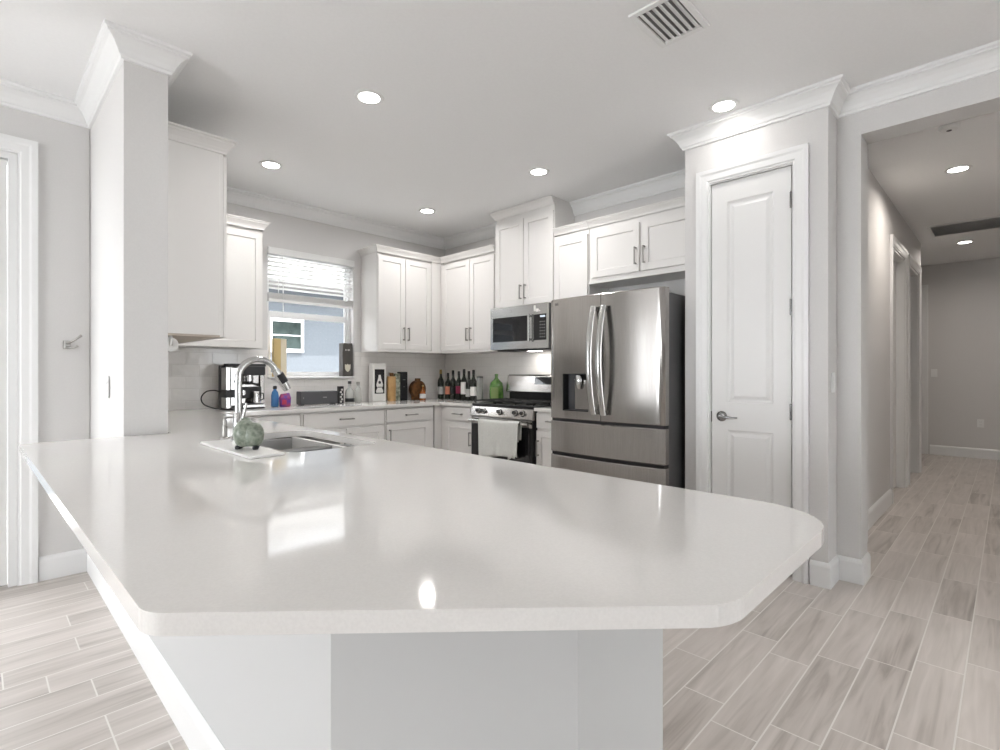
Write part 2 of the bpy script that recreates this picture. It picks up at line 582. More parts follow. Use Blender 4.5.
# ------------------------------------------------------------ crown, baseboards
cp = crown_prof(0)
struct('trim_1', sweep([(XO, -5.0), (XO, 0.735), (XP, 0.735), (XP, 1.577), (XR, 1.577), (XR, 2.995)], cp), M['trim'],
       label='white crown moulding over the pantry and hallway opening', cat='moulding')
struct('trim_2', sweep([(XR, 3.79), (XR, YW), (0.695, YW), (0.695, 3.05), (0.510, 3.05), (0.510, 4.06), (-5.0, 4.06)], cp), M['trim'],
       label='white crown moulding round the kitchen corner and the column', cat='moulding')
struct('baseboard_hall_opening', sweep([(XO + 0.19, 0.614), (XO, 0.614), (XO, 0.735), (XP, 0.735), (XP, 0.823)], BASEP), M['trim'],
       label='white baseboard wrapping the pantry corner', cat='baseboard')
struct('baseboard_peninsula', sweep([(0.60, 0.625), (0.60, 0.625)][:0] + [(1.222, 0.70), (1.222, 0.625), (0.860, 0.625), (0.507, 0.978), (0.507, 4.06), (0.27, 4.06)][::1], BASEP),
       M['trim'], label='white baseboard along the knee wall and column', cat='baseboard')
struct('baseboard_hall', sweep([(6.02, HY), (XO + 0.2, HY)][::-1][::-1], [(o, z) for o, z in BASEP]), M['trim'], label='white baseboard on the left of the hallway', cat='baseboard')
struct('baseboard_hall_end', sweep([(10.1, -1.23), (10.1, 0.86)], BASEP), M['trim'], label='white baseboard at the hallway end wall', cat='baseboard')


# ------------------------------------------------------------ frames for cabinet fronts
def Fx(x, y0, z0):
    """front facing -x; u runs to the right as seen (towards -y), v up, w out of the face"""
    return lambda u, v, w_: (x - w_, y0 - u, z0 + v)


def Fy(y, x0, z0):
    """front facing -y; u runs along +x"""
    return lambda u, v, w_: (x0 + u, y - w_, z0 + v)


def Fpx(x, y0, z0):
    """front facing +x; u runs along +y"""
    return lambda u, v, w_: (x + w_, y0 + u, z0 + v)


def shaker(F, W, Hh, t=0.02, rail=0.058, rec=0.009):
    """one shaker door or drawer front as a mesh: frame with a recessed panel, 2 mm reveal"""
    b = MB()
    g = 0.0015
    b.box(g, rail, g, Hh - g, 0, t, F).box(W - rail, W - g, g, Hh - g, 0, t, F)
    b.box(rail, W - rail, g, rail, 0, t, F).box(rail, W - rail, Hh - rail, Hh - g, 0, t, F)
    c = 0.004
    n = len(b.v)
    # sloped edge from frame face to panel
    o = [(rail, rail), (W - rail, rail), (W - rail, Hh - rail), (rail, Hh - rail)]
    i = [(rail + c, rail + c), (W - rail - c, rail + c), (W - rail - c, Hh - rail - c), (rail + c, Hh - rail - c)]
    b.v += [F(x, y, t - 0.0005) for x, y in o] + [F(x, y, t - rec) for x, y in i] + [F(x, y, 0.001) for x, y in i]
    for k in range(4):
        k2 = (k + 1) % 4
        b.f.append((n + k, n + k2, n + 4 + k2, n + 4 + k))
    b.f.append((n + 4, n + 5, n + 6, n + 7))
    return b


def slab_front(F, W, Hh, t=0.02):
    return MB().box(0.0015, W - 0.0015, 0.0015, Hh - 0.0015, 0, t, F)


def pull(F, u, v, L_, horiz, parent, w0=0.02):
    b = MB()
    r = 0.005
    if horiz:
        b.box(u - L_ / 2, u + L_ / 2, v - r, v + r, w0 + 0.024, w0 + 0.034, F)
        for k in (-1, 1):
            c = u + k * (L_ / 2 - 0.008)
            b.box(c - 0.006, c + 0.006, v - 0.006, v + 0.006, w0, w0 + 0.026, F)
    else:
        b.box(u - r, u + r, v - L_ / 2, v + L_ / 2, w0 + 0.024, w0 + 0.034, F)
        for k in (-1, 1):
            c = v + k * (L_ / 2 - 0.008)
            b.box(u - 0.006, u + 0.006, c - 0.006, c + 0.006, w0, w0 + 0.026, F)
    return b.build('handle', M['nickel'], parent, 0.0015)


def add_doors(root, F, spans, z0, z1, hz=None, hside=None, drawer=False):
    """spans: list of (u0,u1); hside: per door 'l','r','c' or None"""
    for k, (a, c) in enumerate(spans):
        FF = (lambda A, B: (lambda u, v, w_: F(u + A, v + B, w_)))(a, z0)
        if drawer:
            d = slab_front(FF, c - a, z1 - z0).build('drawer', M['cab'], root, 0.003)
            pull(FF, (c - a) / 2, (z1 - z0) / 2, 0.14, True, d)
        else:
            d = shaker(FF, c - a, z1 - z0).build('door', M['cab'], root, 0.0012)
            hs = hside[k] if hside else None
            if hs:
                u = 0.028 if hs == 'l' else (c - a) - 0.028
                pull(FF, u, hz - z0, 0.14, False, d)


# ------------------------------------------------------------ upper cabinets
UZ0, UZ1, UZT = 1.455, 2.44, 2.525
cabgrp = None

# on the column, doors facing the range (+x)
r = thing('upper_cabinet', (0.88, 4.0, 1.44), 'tall white wall cabinet on the column, plain side panel towards the viewer', 'cabinet')
MB().box(0.697, 1.045, 3.40, 4.60, 1.447, 2.56).build('body', M['cab'], r, 0.0015)
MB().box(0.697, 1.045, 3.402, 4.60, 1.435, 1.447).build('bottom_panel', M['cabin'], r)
F = Fpx(1.066, 3.40, 0)
add_doors(r, F, [(0.004, 0.40), (0.402, 0.80), (0.802, 1.18)], 1.435, 2.535, 1.56, ['r', 'r', 'l'])
MB().box(1.0455, 1.066, 3.408, 4.60, 1.440, 2.56).build('face_frame', M['cab'], r)
sweep([(0.697, 3.40), (1.075, 3.40), (1.075, 4.60)], [(-o, z) for o, z in cab_crown_prof(2.625, 0.68)]).build('crown_moulding', M['cab'], r)

# left of the window
r = thing('upper_cabinet', (1.4, 4.77, 1.43), 'white wall cabinet tucked between the column cabinet and the window', 'cabinet')
MB().box(1.085, 1.760, 4.632, YW - 0.002, 1.447, 2.45).build('body', M['cab'], r, 0.0015)
MB().box(1.085, 1.760, 4.632, YW - 0.002, 1.435, 1.447).build('bottom_panel', M['cab'], r)
add_doors(r, Fy(4.630, 0, 0), [(1.09, 1.758)], 1.435, 2.43)
sweep([(1.762, YW - 0.002), (1.762, 4.61), (1.13, 4.61)], cab_crown_prof(2.525, 0.6)).build('crown_moulding', M['cab'], r)

# right of the window
r = thing('upper_cabinet', (3.35, 4.77, UZ0), 'white two-door wall cabinet just right of the window', 'cabinet')
MB().box(2.905, 3.735, 4.632, YW - 0.002, UZ0 + 0.012, UZ1 + 0.03).build('body', M['cab'], r, 0.0015)
MB().box(2.905, 3.735, 4.615, YW - 0.002, UZ0 - 0.012, UZ0 + 0.012).build('bottom_panel', M['cab'], r, 0.002)
MB().box(3.60, 3.735, 4.618, 4.632, UZ0 + 0.012, UZ1 + 0.03).build('corner_filler', M['cab'], r)
add_doors(r, Fy(4.632, 0, 0), [(2.910, 3.246), (3.249, 3.590)], UZ0 + 0.014, UZ1, 1.635, ['r', 'l'])
sweep([(3.732, 4.612), (2.900, 4.612), (2.900, YW - 0.002)], cab_crown_prof(UZT)).build('crown_moulding', M['cab'], r)

# range wall, between the corner and the microwave cabinet
r = thing('upper_cabinet', (3.9, 4.2, UZ0), 'white two-door wall cabinet above the row of wine bottles', 'cabinet')
MB().box(3.752, XR - 0.002, 3.748, YW - 0.002, UZ0 + 0.012, UZ1 + 0.03).build('body', M['cab'], r, 0.0015)
MB().box(3.737, 3.752, 4.590, 4.616, UZ0 + 0.012, UZ1 + 0.03).build('corner_filler', M['cab'], r)
MB().box(3.737, XR - 0.002, 3.748, 4.612, UZ0 - 0.012, UZ0 + 0.012).build('bottom_panel', M['cab'], r, 0.002)
add_doors(r, Fx(3.752, 0, 0), [(-4.590, -4.132), (-4.129, -3.762)], UZ0 + 0.014, UZ1, 1.635, ['r', 'l'])
sweep([(3.732, 3.748), (3.732, 4.612)], cab_crown_prof(UZT)).build('crown_moulding', M['cab'], r)

# above microwave
r = thing('upper_cabinet', (3.96, 3.39, 1.88), 'tall white two-door cabinet above the microwave, reaching the ceiling', 'cabinet')
MB().box(3.752, XR - 0.002, 2.985, 3.740, 1.870, H - 0.003).build('body', M['cab'], r, 0.0015)
add_doors(r, Fx(3.752, 0, 0), [(-3.738, -3.355), (-3.352, -2.990)], 1.876, 2.72, 2.005, ['r', 'l'])
sweep([(3.742, 2.985), (3.742, 3.745), (XR - 0.003, 3.745)], cab_crown_prof(H - 0.003, 0.6)).build('crown_moulding', M['cab'], r)

# narrow one
r = thing('upper_cabinet', (3.96, 2.82, UZ0), 'narrow white single-door wall cabinet left of the over-fridge cabinet', 'cabinet')
MB().box(3.752, XR - 0.002, 2.604, 2.980, UZ0, 2.47).build('body', M['cab'], r, 0.0015)
add_doors(r, Fx(3.752, 0, 0), [(-2.976, -2.610)], UZ0, 2.43, 1.62, ['l'])
sweep([(3.742, 2.604), (3.742, 2.980)], cab_crown_prof(2.535, 0.5)).build('crown_moulding', M['cab'], r)

# over fridge
r = thing('upper_cabinet', (3.96, 2.1, 2.0), 'wide white two-door cabinet over the refrigerator', 'cabinet')
MB().box(3.752, XR - 0.002, 1.582, 2.600, 2.006, 2.47).build('body', M['cab'], r, 0.0015)
MB().box(3.737, XR - 0.002, 1.582, 2.600, 1.986, 2.006).build('bottom_panel', M['cab'], r, 0.002)
add_doors(r, Fx(3.752, 0, 0), [(-2.570, -2.112), (-2.092, -1.62)], 2.035, 2.43, 2.16, ['r', 'l'])
sweep([(3.742, 1.582), (3.742, 2.600)], cab_crown_prof(2.535, 0.5)).build('crown_moulding', M['cab'], r)

# ------------------------------------------------------------ base cabinets
BZ0, BZ1 = 0.10, CT - 0.032


def base_body(r, x0, x1, y0, y1, top=BZ1):
    MB().box(x0, x1, y0, y1, BZ0, top).build('body', M['cab'], r, 0.0015)


def toe(r, x0, x1, y0, y1):
    MB().box(x0, x1, y0, y1, 0.002, BZ0 - 0.001).build('toe_kick', M['cab'], r)


DR0 = 0.735
for x0, x1, hs, lb in ((1.335, 1.968, 'r', 'white base cabinet below the espresso machine'),
                       (1.972, 2.800, 'l', 'wide white base cabinet with drawer under the window'),
                       (2.804, 3.40, 'l', 'white base cabinet with drawer and door nearest the inside corner')):
    r = thing('base_cabinet', ((x0 + x1) / 2, 4.62, 0), lb, 'cabinet')
    base_body(r, x0, x1, 4.332, YW - 0.004)
    toe(r, x0, x1, 4.38, YW - 0.01)
    add_doors(r, Fy(4.332, 0, 0), [(x0 + 0.012, x1 - 0.012)], DR0, 0.868, drawer=True)
    mid = (x0 + x1) / 2
    if x1 - x0 > 0.62:
        add_doors(r, Fy(4.332, 0, 0), [(x0 + 0.012, mid - 0.002), (mid + 0.002, x1 - 0.012)], BZ0 + 0.01, DR0 - 0.02, 0.60, ['r', 'l'])
    else:
        add_doors(r, Fy(4.332, 0, 0), [(x0 + 0.012, x1 - 0.06)], BZ0 + 0.01, DR0 - 0.02, 0.60, ['l'])
r = thing('base_cabinet', (3.79, 4.1, 0), 'white base cabinet with drawer and door left of the range', 'cabinet')
base_body(r, 3.507, XR - 0.004, 3.808, 4.328)
base_body(r, 3.42, 3.70, 4.334, 4.50)
toe(r, 3.56, XR - 0.01, 3.808, 4.328)
add_doors(r, Fx(3.507, 0, 0), [(-4.245, -3.812)], DR0, 0.868, drawer=True)
add_doors(r, Fx(3.507, 0, 0), [(-4.245, -3.812)], BZ0 + 0.01, DR0 - 0.02, 0.56, ['r'])
r = thing('base_cabinet', (3.79, 2.77, 0), 'narrow white base cabinet between the range and refrigerator', 'cabinet')
base_body(r, 3.507, XR - 0.004, 2.585, 2.986)
toe(r, 3.56, XR - 0.01, 2.585, 2.986)
add_doors(r, Fx(3.507, 0, 0), [(-2.982, -2.590)], DR0, 0.868, drawer=True)
add_doors(r, Fx(3.507, 0, 0), [(-2.982, -2.590)], BZ0 + 0.01, DR0 - 0.02, 0.56, ['l'])
# peninsula, kitchen side
for y0, y1, lb, top in ((0.704, 1.35, 'white base cabinet at the open end of the peninsula', BZ1),
                        (1.354, 1.86, 'white base cabinet in the middle of the peninsula', BZ1),
                        (1.864, 2.80, 'white sink base cabinet of the peninsula', 0.60),
                        (2.804, 3.60, 'white base cabinet of the peninsula beside the column', BZ1),
                        (3.604, 4.30, 'white base cabinet in the corner where peninsula meets the window worktop', BZ1)):
    r = thing('base_cabinet', (0.95, (y0 + y1) / 2, 0), lb, 'cabinet')
    xb = 0.91 if y0 < 1 else (0.605 if y0 < 2.8 else 0.70)
    base_body(r, xb, 1.20, y0, y1, top)
    toe(r, xb, 1.15, y0, y1)
    if y1 > 4:
        base_body(r, 0.70, 1.331, 4.334, YW - 0.004)
    if top < BZ1:
        MB().box(1.18, 1.20, y0, y1, 0.60, BZ1).build('front_rail', M['cab'], r)
    mid = (y0 + y1) / 2
    add_doors(r, Fpx(1.201, 0, 0), [(y0 + 0.008, mid - 0.002), (mid + 0.002, y1 - 0.008)], BZ0 + 0.01, DR0 - 0.02, 0.60, ['r', 'l'])
    add_doors(r, Fpx(1.201, 0, 0), [(y0 + 0.008, y1 - 0.008)], DR0, 0.868, drawer=True)


# ------------------------------------------------------------ worktop with sink cut-out
def round_poly(pts, rad, n=7):
    out = []
    m_ = len(pts)
    for i, (x, y) in enumerate(pts):
        rr = rad.get(i, 0)
        if not rr:
            out.append((x, y))
            continue
        p, a, c = Vector((x, y)), Vector(pts[i - 1]), Vector(pts[(i + 1) % m_])
        d1, d2 = (a - p).normalized(), (c - p).normalized()
        half = math.acos(max(-1, min(1, d1.dot(d2)))) / 2
        t = rr / math.tan(half)
        s_, e_ = p + d1 * t, p + d2 * t
        cen = p + (d1 + d2).normalized() * (rr / math.sin(half))
        a0 = math.atan2(s_.y - cen.y, s_.x - cen.x)
        a1 = math.atan2(e_.y - cen.y, e_.x - cen.x)
        da = (a1 - a0 + PI) % (2 * PI) - PI
        for k in range(n + 1):
            an = a0 + da * k / n
            out.append((cen.x + rr * math.cos(an), cen.y + rr * math.sin(an)))
    return out


SX0, SX1, SY0, SY1 = 0.85, 1.25, 1.955, 2.70


def top_slab(name, outer, hole, z0, z1):
    bm = bmesh.new()
    es = []
    for loop in [outer] + ([hole] if hole else []):
        vs = [bm.verts.new((x, y, z0)) for x, y in loop]
        es += [bm.edges.new((vs[i], vs[(i + 1) % len(vs)])) for i in range(len(vs))]
    bmesh.ops.triangle_fill(bm, use_beauty=True, edges=es)
    g = bmesh.ops.extrude_face_region(bm, geom=bm.faces[:])
    bmesh.ops.translate(bm, verts=[e for e in g['geom'] if isinstance(e, bmesh.types.BMVert)], vec=(0, 0, z1 - z0))
    bmesh.ops.recalc_face_normals(bm, faces=bm.faces)
    bm.verts.index_update()
    b = MB()
    b.v = [tuple(v.co) for v in bm.verts]
    b.f = [tuple(v.index for v in f.verts) for f in bm.faces]
    bm.free()
    return b


outer = [(0.138, 3.040), (0.152, 0.787), (0.703, 0.260), (1.321, 0.260), (1.321, 4.285), (3.462, 4.285), (3.462, 3.806),
         (XR - 0.014, 3.806), (XR - 0.014, YW - 0.014), (0.709, YW - 0.014), (0.709, 3.040)]
outer = round_poly(outer, {1: 0.06, 2: 0.10, 3: 0.17})
hole = round_poly([(SX0, SY0), (SX1, SY0), (SX1, SY1), (SX0, SY1)], {0: .06, 1: .07, 2: .07, 3: .06})
o = top_slab('worktop', outer, hole, CT - 0.030, CT).build('worktop', M['quartz'], None, 0.003, seg=3)
tag(o, 'large polished white quartz worktop running from the peninsula round under the window', 'countertop')
o = MB().box(3.462, XR - 0.014, 2.580, 2.988, CT - 0.030, CT).build('worktop', M['quartz'], None, 0.003, seg=3)
tag(o, 'short strip of white worktop between range and refrigerator', 'countertop')

# tiled splashback (thin tile layer on the walls)
struct('trim_3', MB().box(0.709, WX0 - 0.005, YW - 0.010, YW - 0.001, CT - 0.03, 1.432).box(WX0 - 0.005, WX1 + 0.005, YW - 0.010, YW - 0.001, CT - 0.03, 1.165)
       .box(WX1 + 0.005, XR - 0.012, YW - 0.010, YW - 0.001, CT - 0.03, 1.441), M['tile_x'], label='pale glazed tile splashback under the window', cat='splashback')
struct('trim_4', MB().box(XR - 0.010, XR - 0.001, 2.60, YW - 0.012, CT - 0.03, 1.441), M['tile_y'], label='pale glazed tile splashback behind the range', cat='splashback')

# ------------------------------------------------------------ sink, faucet
r = thing('sink', (1.03, 2.33, 0.70), 'undermount stainless double-bowl sink in the peninsula worktop', 'sink')


def bowl(x0, x1, y0, y1, z1, depth, name):
    rs = []
    for ins, z in ((0.0, z1), (0.0, z1 - 0.01), (0.006, z1 - depth + 0.03), (0.02, z1 - depth + 0.006), (0.045, z1 - depth)):
        p = round_poly([(x0 + ins, y0 + ins), (x1 - ins, y0 + ins), (x1 - ins, y1 - ins), (x0 + ins, y1 - ins)], {k: 0.045 for k in range(4)}, 5)
        rs.append([(x, y, z) for x, y in p])
    b_ = MB()
    b_.rings(rs, cap=False)
    b_.f.append(tuple(len(b_.v) - len(rs[0]) + j for j in range(len(rs[0]))))
    o_ = b_.build(name, M['sinksteel'], r, smooth=40)
    s_ = o_.modifiers.new('sheet', 'SOLIDIFY')
    s_.thickness = 0.0015
    s_.offset = -1
    c = ((x0 + x1) / 2, (y0 + y1) / 2, z1 - depth + 0.001)
    MB().lathe(c, [(0.042, 0), (0.042, 0.003), (0.03, 0.003), (0.026, 0.001), (0.001, 0.001)], 20).build('drain', M['chrome'], r, smooth=40)


bowl(SX0 - 0.004, SX1 + 0.004, SY0 - 0.004, 2.265, CT - 0.0325, 0.19, 'bowl')
bowl(SX0 - 0.004, SX1 + 0.004, 2.290, SY1 + 0.004, CT - 0.0325, 0.20, 'bowl')
MB().box(SX0 + 0.02, SX1 - 0.02, 2.266, 2.289, CT - 0.05, CT - 0.036).build('divider', M['sinksteel'], r, 0.004)

o = MB().prism([(x, y, CT + 0.0005) for x, y in round_poly([(0.684, 1.915), (0.815, 1.915), (0.815, 2.49), (0.684, 2.49)], {k: 0.015 for k in range(4)})], (0, 0, 0.010)).build('faucet_mat', M['mat'], None, 0.003)
tag(o, 'long white drip mat along the back of the sink', 'mat')
MT = CT + 0.011

r = thing('faucet', (0.808, 2.39, MT), 'tall chrome gooseneck pull-down faucet at the sink', 'faucet')
fx, fy = 0.808, 2.39
MB().lathe((fx, fy, MT), [(0.030, 0), (0.030, 0.006), (0.024, 0.012), (0.021, 0.05), (0.021, 0.12), (0.018, 0.125)], 20).build('base', M['steel_lt'], r, smooth=40)
pts = [(fx, fy, MT + 0.12), (fx, fy, MT + 0.25)]
R_ = 0.084
for k in range(1, 13):
    a = PI - k * (PI * 0.86) / 12
    pts.append((fx + R_ + R_ * math.cos(a), fy, MT + 0.272 + R_ * math.sin(a)))
MB().tube(pts, 0.0145, 14).build('spout', M['steel_lt'], r, smooth=50)
e = Vector(pts[-1])
d = (Vector(pts[-1]) - Vector(pts[-2])).normalized()
h_ = MB().tube([e - d * 0.002, e + d * 0.02, e + d * 0.075, e + d * 0.105], [0.017, 0.019, 0.020, 0.017], 14).build('spray_head', M['steel_lt'], r, smooth=50)
MB().tube([e + d * 0.02 + Vector((0.004, -0.004, 0)), e + d * 0.065 + Vector((0.004, -0.004, 0))], 0.0195, 14).build('spray_button', M['plastic_b'], h_, smooth=50)
MB().tube([(fx, fy - 0.015, MT + 0.075), (fx, fy - 0.05, MT + 0.080)], 0.011, 12).build('handle_hub', M['steel_lt'], r, smooth=50)
MB().tube([(fx, fy - 0.044, MT + 0.080), (fx + 0.008, fy - 0.052, MT + 0.13), (fx + 0.014, fy - 0.058, MT + 0.165)], [0.007, 0.006, 0.0045], 10).build('lever', M['steel_lt'], r, smooth=50)

r = thing('soap_dispenser', (0.790, 2.505, MT), 'slim chrome soap pump standing beyond the faucet on the mat', 'dispenser')
MB().lathe((0.790, 2.505, MT), [(0.020, 0), (0.020, 0.005), (0.011, 0.012), (0.011, 0.06), (0.008, 0.062), (0.008, 0.085)], 16).build('base', M['nickel'], r, smooth=40)
MB().tube([(0.790, 2.505, MT + 0.08), (0.790, 2.505, MT + 0.094), (0.818, 2.505, MT + 0.097), (0.845, 2.505, MT + 0.09)], 0.006, 10).build('nozzle', M['nickel'], r, smooth=50)

# speckled ornament
r = thing('speckled_pot', (0.748, 2.115, MT), 'round speckled grey-green ceramic ornament in front of the faucet', 'ornament')
cx, cy = 0.748, 2.115
prof = [(0.001, 0.008), (0.024, 0.010), (0.037, 0.019), (0.046, 0.040), (0.048, 0.062), (0.044, 0.084), (0.034, 0.102), (0.019, 0.112), (0.001, 0.115)]
MB().lathe((cx - 0.004, cy + 0.006, MT), prof, 24, sx=0.92, sy=0.92).build('body', M['speckle'], r, smooth=60)
MB().lathe((cx + 0.016, cy - 0.018, MT + 0.003), [(a * 0.82, h__ * 0.88) for a, h__ in prof], 20).build('lobe', M['speckle'], r, smooth=60)
for dx, dy in ((-0.030, 0.014), (0.016, -0.040), (0.034, 0.0), (-0.016, 0.034)):
    MB().lathe((cx + dx, cy + dy, MT), [(0.010, 0), (0.012, 0.006), (0.009, 0.014)], 10).build('foot', M['plastic_b'], r, smooth=60)
MB().lathe((cx - 0.004, cy + 0.006, MT + 0.111), [(0.016, 0), (0.015, 0.008), (0.010, 0.010), (0.009, 0.004)], 16).build('rim', M['speckle'], r, smooth=50)

# ------------------------------------------------------------ refrigerator
r = thing('refrigerator', (3.55, 2.07, 0), 'large stainless french-door refrigerator with ice dispenser', 'refrigerator')
FY0, FY1 = 1.612, 2.572
MB().box(3.245, 4.02, FY0 + 0.008, FY1 - 0.008, 0.03, 1.760).build('body', M['greyside'], r, 0.004)
MB().box(3.30, 3.98, FY0 + 0.03, FY1 - 0.03, 0.002, 0.03).build('base_grille', M['plastic_b'], r)


def curved_door(name, y0, y1, z0, z1, hole=None, bow=0.024, xf=3.15, xb=3.238, c0=None, c1=None):
    """panel bowed across the whole fridge width c0..c1; hole = (y0,y1,z0,z1)"""
    c0 = FY0 if c0 is None else c0
    c1 = FY1 if c1 is None else c1

    def xfun(y):
        t = (y - c0) / (c1 - c0) * 2 - 1
        edge = max(0.0, abs(t) - 0.94) / 0.06
        return xf + bow * t * t + 0.014 * edge * edge
    ys = sorted(set([y0 + (y1 - y0) * i / 24 for i in range(25)] + ([hole[0], hole[1]] if hole else [])))
    zs = [z0, z0 + 0.006] + ([hole[2], hole[3]] if hole else []) + [z1 - 0.006, z1]
    b_ = MB()
    V = {}
    for i, y in enumerate(ys):
        for j, z in enumerate(zs):
            V[i, j] = len(b_.v)
            b_.v.append((xfun(y) + (0.005 if j in (0, len(zs) - 1) else 0), y, z))
    for i in range(len(ys) - 1):
        for j in range(len(zs) - 1):
            if hole and hole[0] - 1e-6 <= ys[i] and ys[i + 1] <= hole[1] + 1e-6 and zs[j] == hole[2]:
                continue
            b_.f.append((V[i, j], V[i + 1, j], V[i + 1, j + 1], V[i, j + 1]))
    n = len(b_.v)
    for y in (y0, y1):
        for z in (z0, z1):
            b_.v.append((xb, y, z))
    J = len(zs) - 1
    I = len(ys) - 1
    b_.f.append(tuple(V[i, 0] for i in range(I + 1)) + (n + 2, n))
    b_.f.append(tuple(V[i, J] for i in range(I + 1)) + (n + 3, n + 1))
    b_.f.append(tuple(V[0, j] for j in range(J + 1)) + (n + 1, n))
    b_.f.append(tuple(V[I, j] for j in range(J + 1)) + (n + 3, n + 2))
    b_.f.append((n, n + 1, n + 3, n + 2))
    return b_.build(name, M['steel'], r, smooth=35), xfun


ym = 2.088
hole_ = (2.195, 2.435, 0.935, 1.215)
dl, xf_ = curved_door('door', ym + 0.002, FY1, 0.872, 1.790, hole_)
dr, _ = curved_door('door', FY0, ym - 0.002, 0.872, 1.790)
d1, _ = curved_door('drawer', FY0, FY1, 0.612, 0.850)
d2, _ = curved_door('drawer', FY0, FY1, 0.09, 0.588)
# dark pocket grips above each drawer
for z in (0.851, 0.589):
    MB().box(3.19, 3.243, FY0 + 0.01, FY1 - 0.01, z, z + 0.020).build('drawer_grip', M['plastic_b'], r)
# dispenser
MB().box(3.225, 3.235, hole_[0], hole_[1], hole_[2], hole_[3]).build('dispenser_back', M['charcoal'], dl)
b = MB()
b.box(3.158, 3.225, hole_[0], hole_[0] + 0.004, hole_[2], hole_[3]).box(3.158, 3.225, hole_[1] - 0.004, hole_[1], hole_[2], hole_[3])
b.box(3.158, 3.225, hole_[0], hole_[1], hole_[3] - 0.004, hole_[3]).box(3.158, 3.225, hole_[0], hole_[1], hole_[2], hole_[2] + 0.006)
b.build('dispenser_frame', M['plastic_b'], dl)
MB().box(3.195, 3.224, 2.202, 2.350, 0.945, 1.170).build('dispenser_paddle', M['steel'], dl, 0.003)
MB().lathe((3.190, 2.300, 1.100), [(0.018, 0), (0.030, 0.03), (0.034, 0.05), (0.034, 0.10), (0.030, 0.105)], 18).build('dispenser_spout', M['steel_lt'], dl, smooth=40)
# bowed handles
for s_, dd in ((1, dl), (-1, dr)):
    y = ym + s_ * 0.042
    P_ = []
    for k in range(17):
        t = k / 16 * 2 - 1
        P_.append((3.112 - 0.058 * (1 - t * t), y, 1.31 + t * 0.39))
    b = MB()
    rs = []
    for (x, yy, z) in P_:
        rs.append([(x - 0.012, yy - 0.012, z), (x - 0.015, yy, z), (x - 0.012, yy + 0.012, z), (x, yy + 0.021, z), (x + 0.012, yy + 0.018, z), (x + 0.012, yy - 0.018, z), (x, yy - 0.021, z)])
    b.rings(rs)
    for z in (0.94, 1.68):
        b.box(3.105, 3.155, y - 0.009, y + 0.009, z - 0.012, z + 0.012)
    b.build('handle', M['steel_lt'], dd, smooth=50)
for y in (FY0 + 0.05, FY1 - 0.05):
    MB().box(3.20, 3.30, y - 0.025, y + 0.025, 1.761, 1.785).build('hinge_cover', M['greyside'], r, 0.004)
text_part('emblem', 'LG', 0.026, lambda u, v, w_: (xf_(2.48) - 0.0008 - w_, 2.500 - u, 1.750 + v), M['charcoal'], dl)

# ------------------------------------------------------------ range
RY0, RY1 = 2.995, 3.800
RX = 3.455
r = thing('gas_range', (3.79, 3.37, 0), 'stainless gas range with black oven door and cast iron grates', 'stove')
MB().box(RX + 0.035, XR - 0.03, RY0, RY1, 0.03, 0.895).build('body', M['black'], r, 0.002)
MB().box(RX + 0.07, XR - 0.1, RY0 + 0.02, RY1 - 0.02, 0.002, 0.03).build('toe_kick', M['plastic_b'], r)
MB().box(RX + 0.01, XR - 0.03, RY0, RY1, 0.896, 0.925).build('cooktop', M['black'], r, 0.006)
# control fascia, sloped
b = MB()
b.prism([(RX + 0.012, RY0, 0.896), (RX + 0.034, RY0, 0.896), (RX + 0.034, RY0, 0.80), (RX - 0.012, RY0, 0.80), (RX - 0.012, RY0, 0.812)], (0, RY1 - RY0, 0))
cpn = b.build('control_panel', M['steel'], r, 0.002)
for y in (3.690, 3.612, 3.400, 3.200, 3.110):
    c = Vector((RX + 0.0, y, 0.853))
    dk = Vector((-1, 0, 0.28)).normalized()
    kb = MB().tube([c + dk * 0.0005, c + dk * 0.012, c + dk * 0.013, c + dk * 0.034], [0.024, 0.023, 0.019, 0.017], 18).build('knob', M['steel_lt'], r, smooth=40)
    MB().tube([c + dk * 0.0341, c + dk * 0.0375], [0.0165, 0.015], 16).build('knob_face', M['plastic_b'], kb, smooth=40)
    MB().tube([c + dk * 0.0003, c + dk * 0.004], [0.029, 0.029], 18).build('knob_ring', M['plastic_b'], kb, smooth=40)
# oven door
od = MB().box(RX + 0.0, RX + 0.034, RY0 + 0.003, RY1 - 0.003, 0.235, 0.795).build('oven_door', M['black'], r, 0.003)
MB().box(RX - 0.003, RX - 0.0003, RY0 + 0.006, RY1 - 0.006, 0.73, 0.792).build('door_top_rail', M['steel'], od, 0.001)
MB().box(RX - 0.004, RX - 0.0004, RY0 + 0.03, RY1 - 0.03, 0.26, 0.722).build('oven_window', M['blackglass'], od, 0.001)
b = MB().tube([(RX - 0.052, RY0 + 0.03, 0.765), (RX - 0.052, RY1 - 0.03, 0.765)], 0.011, 14)
for y in (RY0 + 0.055, RY1 - 0.055):
    b.box(RX - 0.052, RX - 0.002, y - 0.010, y + 0.010, 0.755, 0.775)
b.build('handle', M['steel_lt'], od, smooth=40)
MB().box(RX + 0.0, RX + 0.034, RY0 + 0.003, RY1 - 0.003, 0.04, 0.228).build('drawer', M['steel'], r, 0.003)
